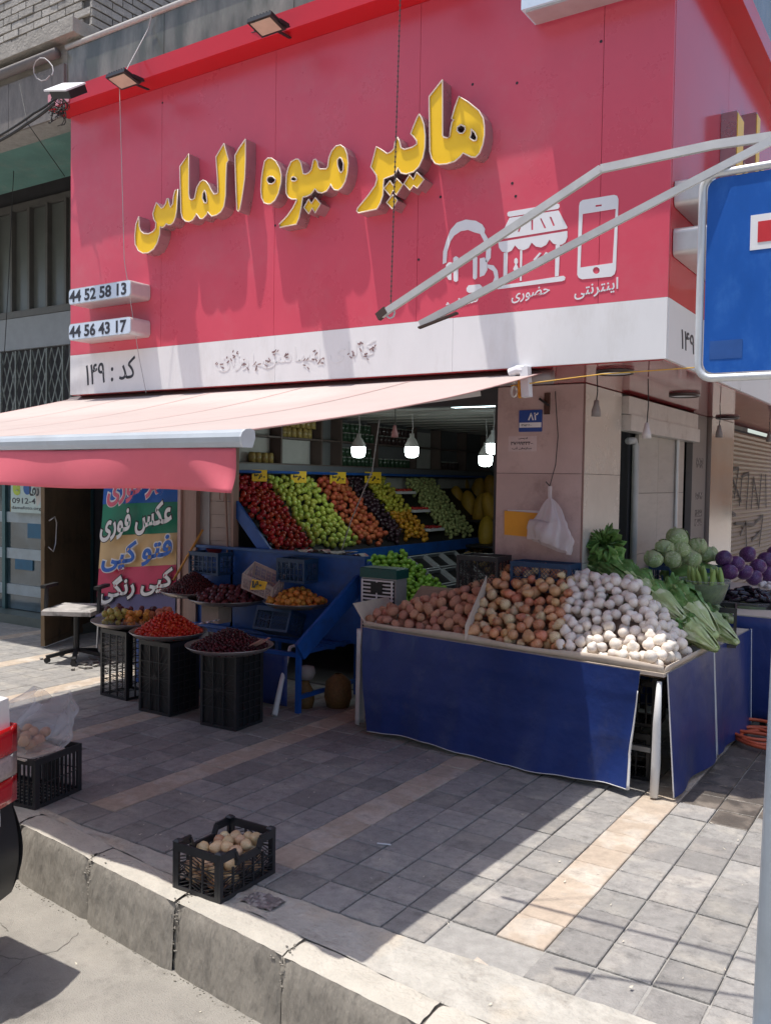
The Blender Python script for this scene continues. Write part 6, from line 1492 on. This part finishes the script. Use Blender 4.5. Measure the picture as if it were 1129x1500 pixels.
# supporting crates, standing on end
def stood(lab, c, rz, m_=crate_k, Wd=.33, Dp=.31, Hh=.55, pat=2, ribs=3, rows=4, fine=True):
    t = thing('upright_crate', (c[0], c[1], 0.002), lab, 'crate', 'black crates stood on end under the trays', rz)
    for s, (ax, w_) in ((0, (0, Wd)), (1, (0, Wd)), (2, (1, Dp)), (3, (1, Dp))):
        q = crate_side(w_-(.026 if ax else 0), Hh, m_, .012, ribs if not ax else 4, rows if not ax else 9, pat if not ax else 0)
        if not ax: q.v = [(x-Wd/2, (y-Dp/2) if s == 0 else (Dp/2-y), z) for x, y, z in q.v]
        else: q.v = [((-Wd/2+y) if s == 2 else (Wd/2-y), x-w_/2+.013, z) for x, y, z in q.v]
        q.build('side_panel', m_, t)
    q = MB(); q.box(-Wd/2+.013, Wd/2-.013, -Dp/2+.013, Dp/2-.013, Hh-.012, Hh-.004); q.build('end_panel', m_, t)
    if fine:
        q = MB()
        for sx in (-1, 1): q.box(sx*(Wd/2-.016)-.001, sx*(Wd/2-.016)+.001, -Dp/2+.018, Dp/2-.018, .01, Hh-.014)
        for sy in (-1, 1): q.box(-Wd/2+.018, Wd/2-.018, sy*(Dp/2-.016)-.001, sy*(Dp/2-.016)+.001, .01, Hh-.014)
        q.build('solid_wall', black, t)
    return t
stood('black crate on end under the dark cherries tray', (-4.43, 4.79), .05)
stood('black crate on end under the red cherries tray', (p2.x+.03, p2.y-.02), .02)
stood('see-through black crate on end under the mixed fruit tray', (-5.70, 4.93), -.05, pat=1, ribs=3, rows=12, fine=False)
# bowl & pale block under plum tray, white basket, blue crates
t = thing('block', (p5.x-.05, p5.y-.1, .56), 'pale wooden block under the plum tray', 'block'); m = MB(); m.box(-.1, .1, -.08, .08, -.02, .13); m.build('block_body', mat('pale_wood', (.4, .3, .24), .8, n=.2), t)
pw = G(383, 858, .86)
t = crate('white wire basket tipped on its side between plums and apricots', .3, .2, .16, crate_w, (PY(384, 858, 5.75).x, 5.75, PY(384, 862, 5.75).z), 0, rot=(.5, .35, .3), pat=1, ribs=5, rows=3, low=False, name='wire_basket', thick=.006)
a = PY(366, 864, 5.5); b = PY(388, 864, 5.5); c = PY(366, 849, 5.5)
t = thing('price_tag', (0, 0, 0), 'yellow price tag reading 180 stuck in the plums', 'price tag')
m = MB(); m.add([a, b, (b.x, 5.53, c.z-.01), (c.x, 5.53, c.z)], [(0, 1, 2, 3)]); m.build('card', tag_y, t, solid=.002)
text('۱۸۰', (a.x+.015, 5.494, a.z+.018), (1, -.02, 0), (0, .3, 1), .062, black, t, 'digits', .05, width=(b.x-a.x)*.7, rtl=True)
crate('upper blue crate behind the mulberries', .36, .25, .2, crate_b, (PY(315, 850, 5.88).x, 5.85, .93), 0, pat=2, low=False)
crate('blue crate tilted forward under the apricot tray', .36, .22, .2, crate_b, (p6.x-.1, p6.y-.16, .5), .0, rot=(-.35, 0, .05), pat=3, low=False, ribs=2, rows=2)
crate('dark blue crate behind the apricots', .3, .2, .2, crate_b, (PY(440, 850, 5.88).x, 5.84, .93), 0, pat=1, low=False)
# yellow broom handle
tag(MB().tube([PY(254, 850, 5.6), PY(297, 776, 5.85)], .011, 8).build('broom_handle', mat('handle_wood', (.6, .3, .06), .5), None, True), 'yellow stick leaning behind the mulberry heap', 'stick')
# crumpled paper and papers on rail
q = MB(); c0 = G(300, 920, .6)
q.grid(lambda u, v: (c0.x+.2*(u-.5)+.02, c0.y+.1*(v-.5), .61+.05*u+.02*abs(math.sin(u*8+v*6))), 9, 7); tag(q.build('crumpled_paper', print_white, None), 'crumpled white paper between the cherry trays', 'paper')
q = MB(); c0 = p1+Vector((r1*.8, .02, .03)); q.grid(lambda u, v: (c0.x-.08+.14*u, c0.y-.05+.12*v, .6+.07*u+.012*math.sin(v*9)), 6, 6); tag(q.build('cardboard_scrap', mat('card_pink', (.5, .3, .25), .8), None, solid=.003), 'folded cardboard scrap on the rim of the dark cherry tray', 'cardboard')
q = MB()
for k in range(12):
    x = -4.75+k*.055; q.grid(lambda u, v: (x+.09*u, 5.9+.1*v, 1.18+.012*math.sin(u*6+k)+.004*k % .02), 4, 3)
tag(q.build('loose_bags', mat('red_bags', (.3, .04, .06), .5, n=.4, ns=20, c2=(.3, .28, .28), c2s=8), None), 'flattened red and grey bags on the blue rail', 'bags', kind='stuff')
b_ = PY(312, 806, 5.9)
t = thing('red_basin', (b_.x, 5.93, b_.z-.05), 'small dark red basin on the blue stand rail', 'basin'); m = MB(); m.lathe([(0, 0), (.05, 0), (.085, .06), (.09, .065)], 20); m.build('basin_body', mat('basin_red', (.2, .02, .03), .4), t, True)

# ================================================================== STREET OPPOSITE (seen only in reflections and as the far side of the street)
ob = thing('brick_apartment_block', (0, 0, 0), 'tan brick apartment block across the side street, mirrored in the red fascia', 'building')
obm = mat('tan_brick', (.44, .2, .07), .9, n=.35, ns=2, stretch=(1, .5, 6), c2=(.25, .09, .04), c2s=1.5)
m = MB(); m.box(14, 26, 14, 120, -.3, 21); m.build('wall', obm, ob)
for i in range(20):
    for j in range(5):
        k = MB(); k.box(13.96, 13.998, 16+i*4.6, 17.6+i*4.6, 1+j*3.1, 2.6+j*3.1); k.build('window', glass_d, ob)
oc = thing('unseen_stone_block', (0, 0, 0), 'unseen pale stone building added across the main street to cut sky light', 'building')  # out of view, added to hold back sky light from behind the camera
m = MB(); m.box(-34, 8, -26, -15, -.3, 12); m.build('wall', mat('pale_stone', (.4, .37, .33), .8, n=.15), oc)
for i in range(11):
    for j in range(3):
        k = MB(); k.box(-32+i*3.6, -30.2+i*3.6, -14.998, -14.96, 1.2+j*3.6, 3+j*3.6); k.build('window', glass_d, oc)

m = MB()   # fine cracks in the gutter concrete
for P in (((-3.33, 2.6), (-3.28, 2.45), (-3.34, 2.32), (-3.3, 2.2)), ((-3.34, 2.32), (-3.5, 2.25), (-3.6, 2.3)), ((-4.2, 2.6), (-3.9, 2.5), (-3.6, 2.42))):
    for a, b in zip(P, P[1:]):
        d = Vector((b[0]-a[0], b[1]-a[1], 0)); L_ = max(2, int(d.length/.02)); pr = None
        for i in range(L_+1):
            q = Vector((a[0], a[1], -.2975))+d*(i/L_)+Vector((R.uniform(-.006, .006), R.uniform(-.006, .006), 0))
            if pr is not None: m.bar(pr, q, R.uniform(.001, .003), .001)
            pr = q
tag(m.build('road_cracks', mat('crack', (.17, .155, .135), .9)), 'thin dark cracks in the gutter concrete by the kerb', 'cracks', kind='stuff')
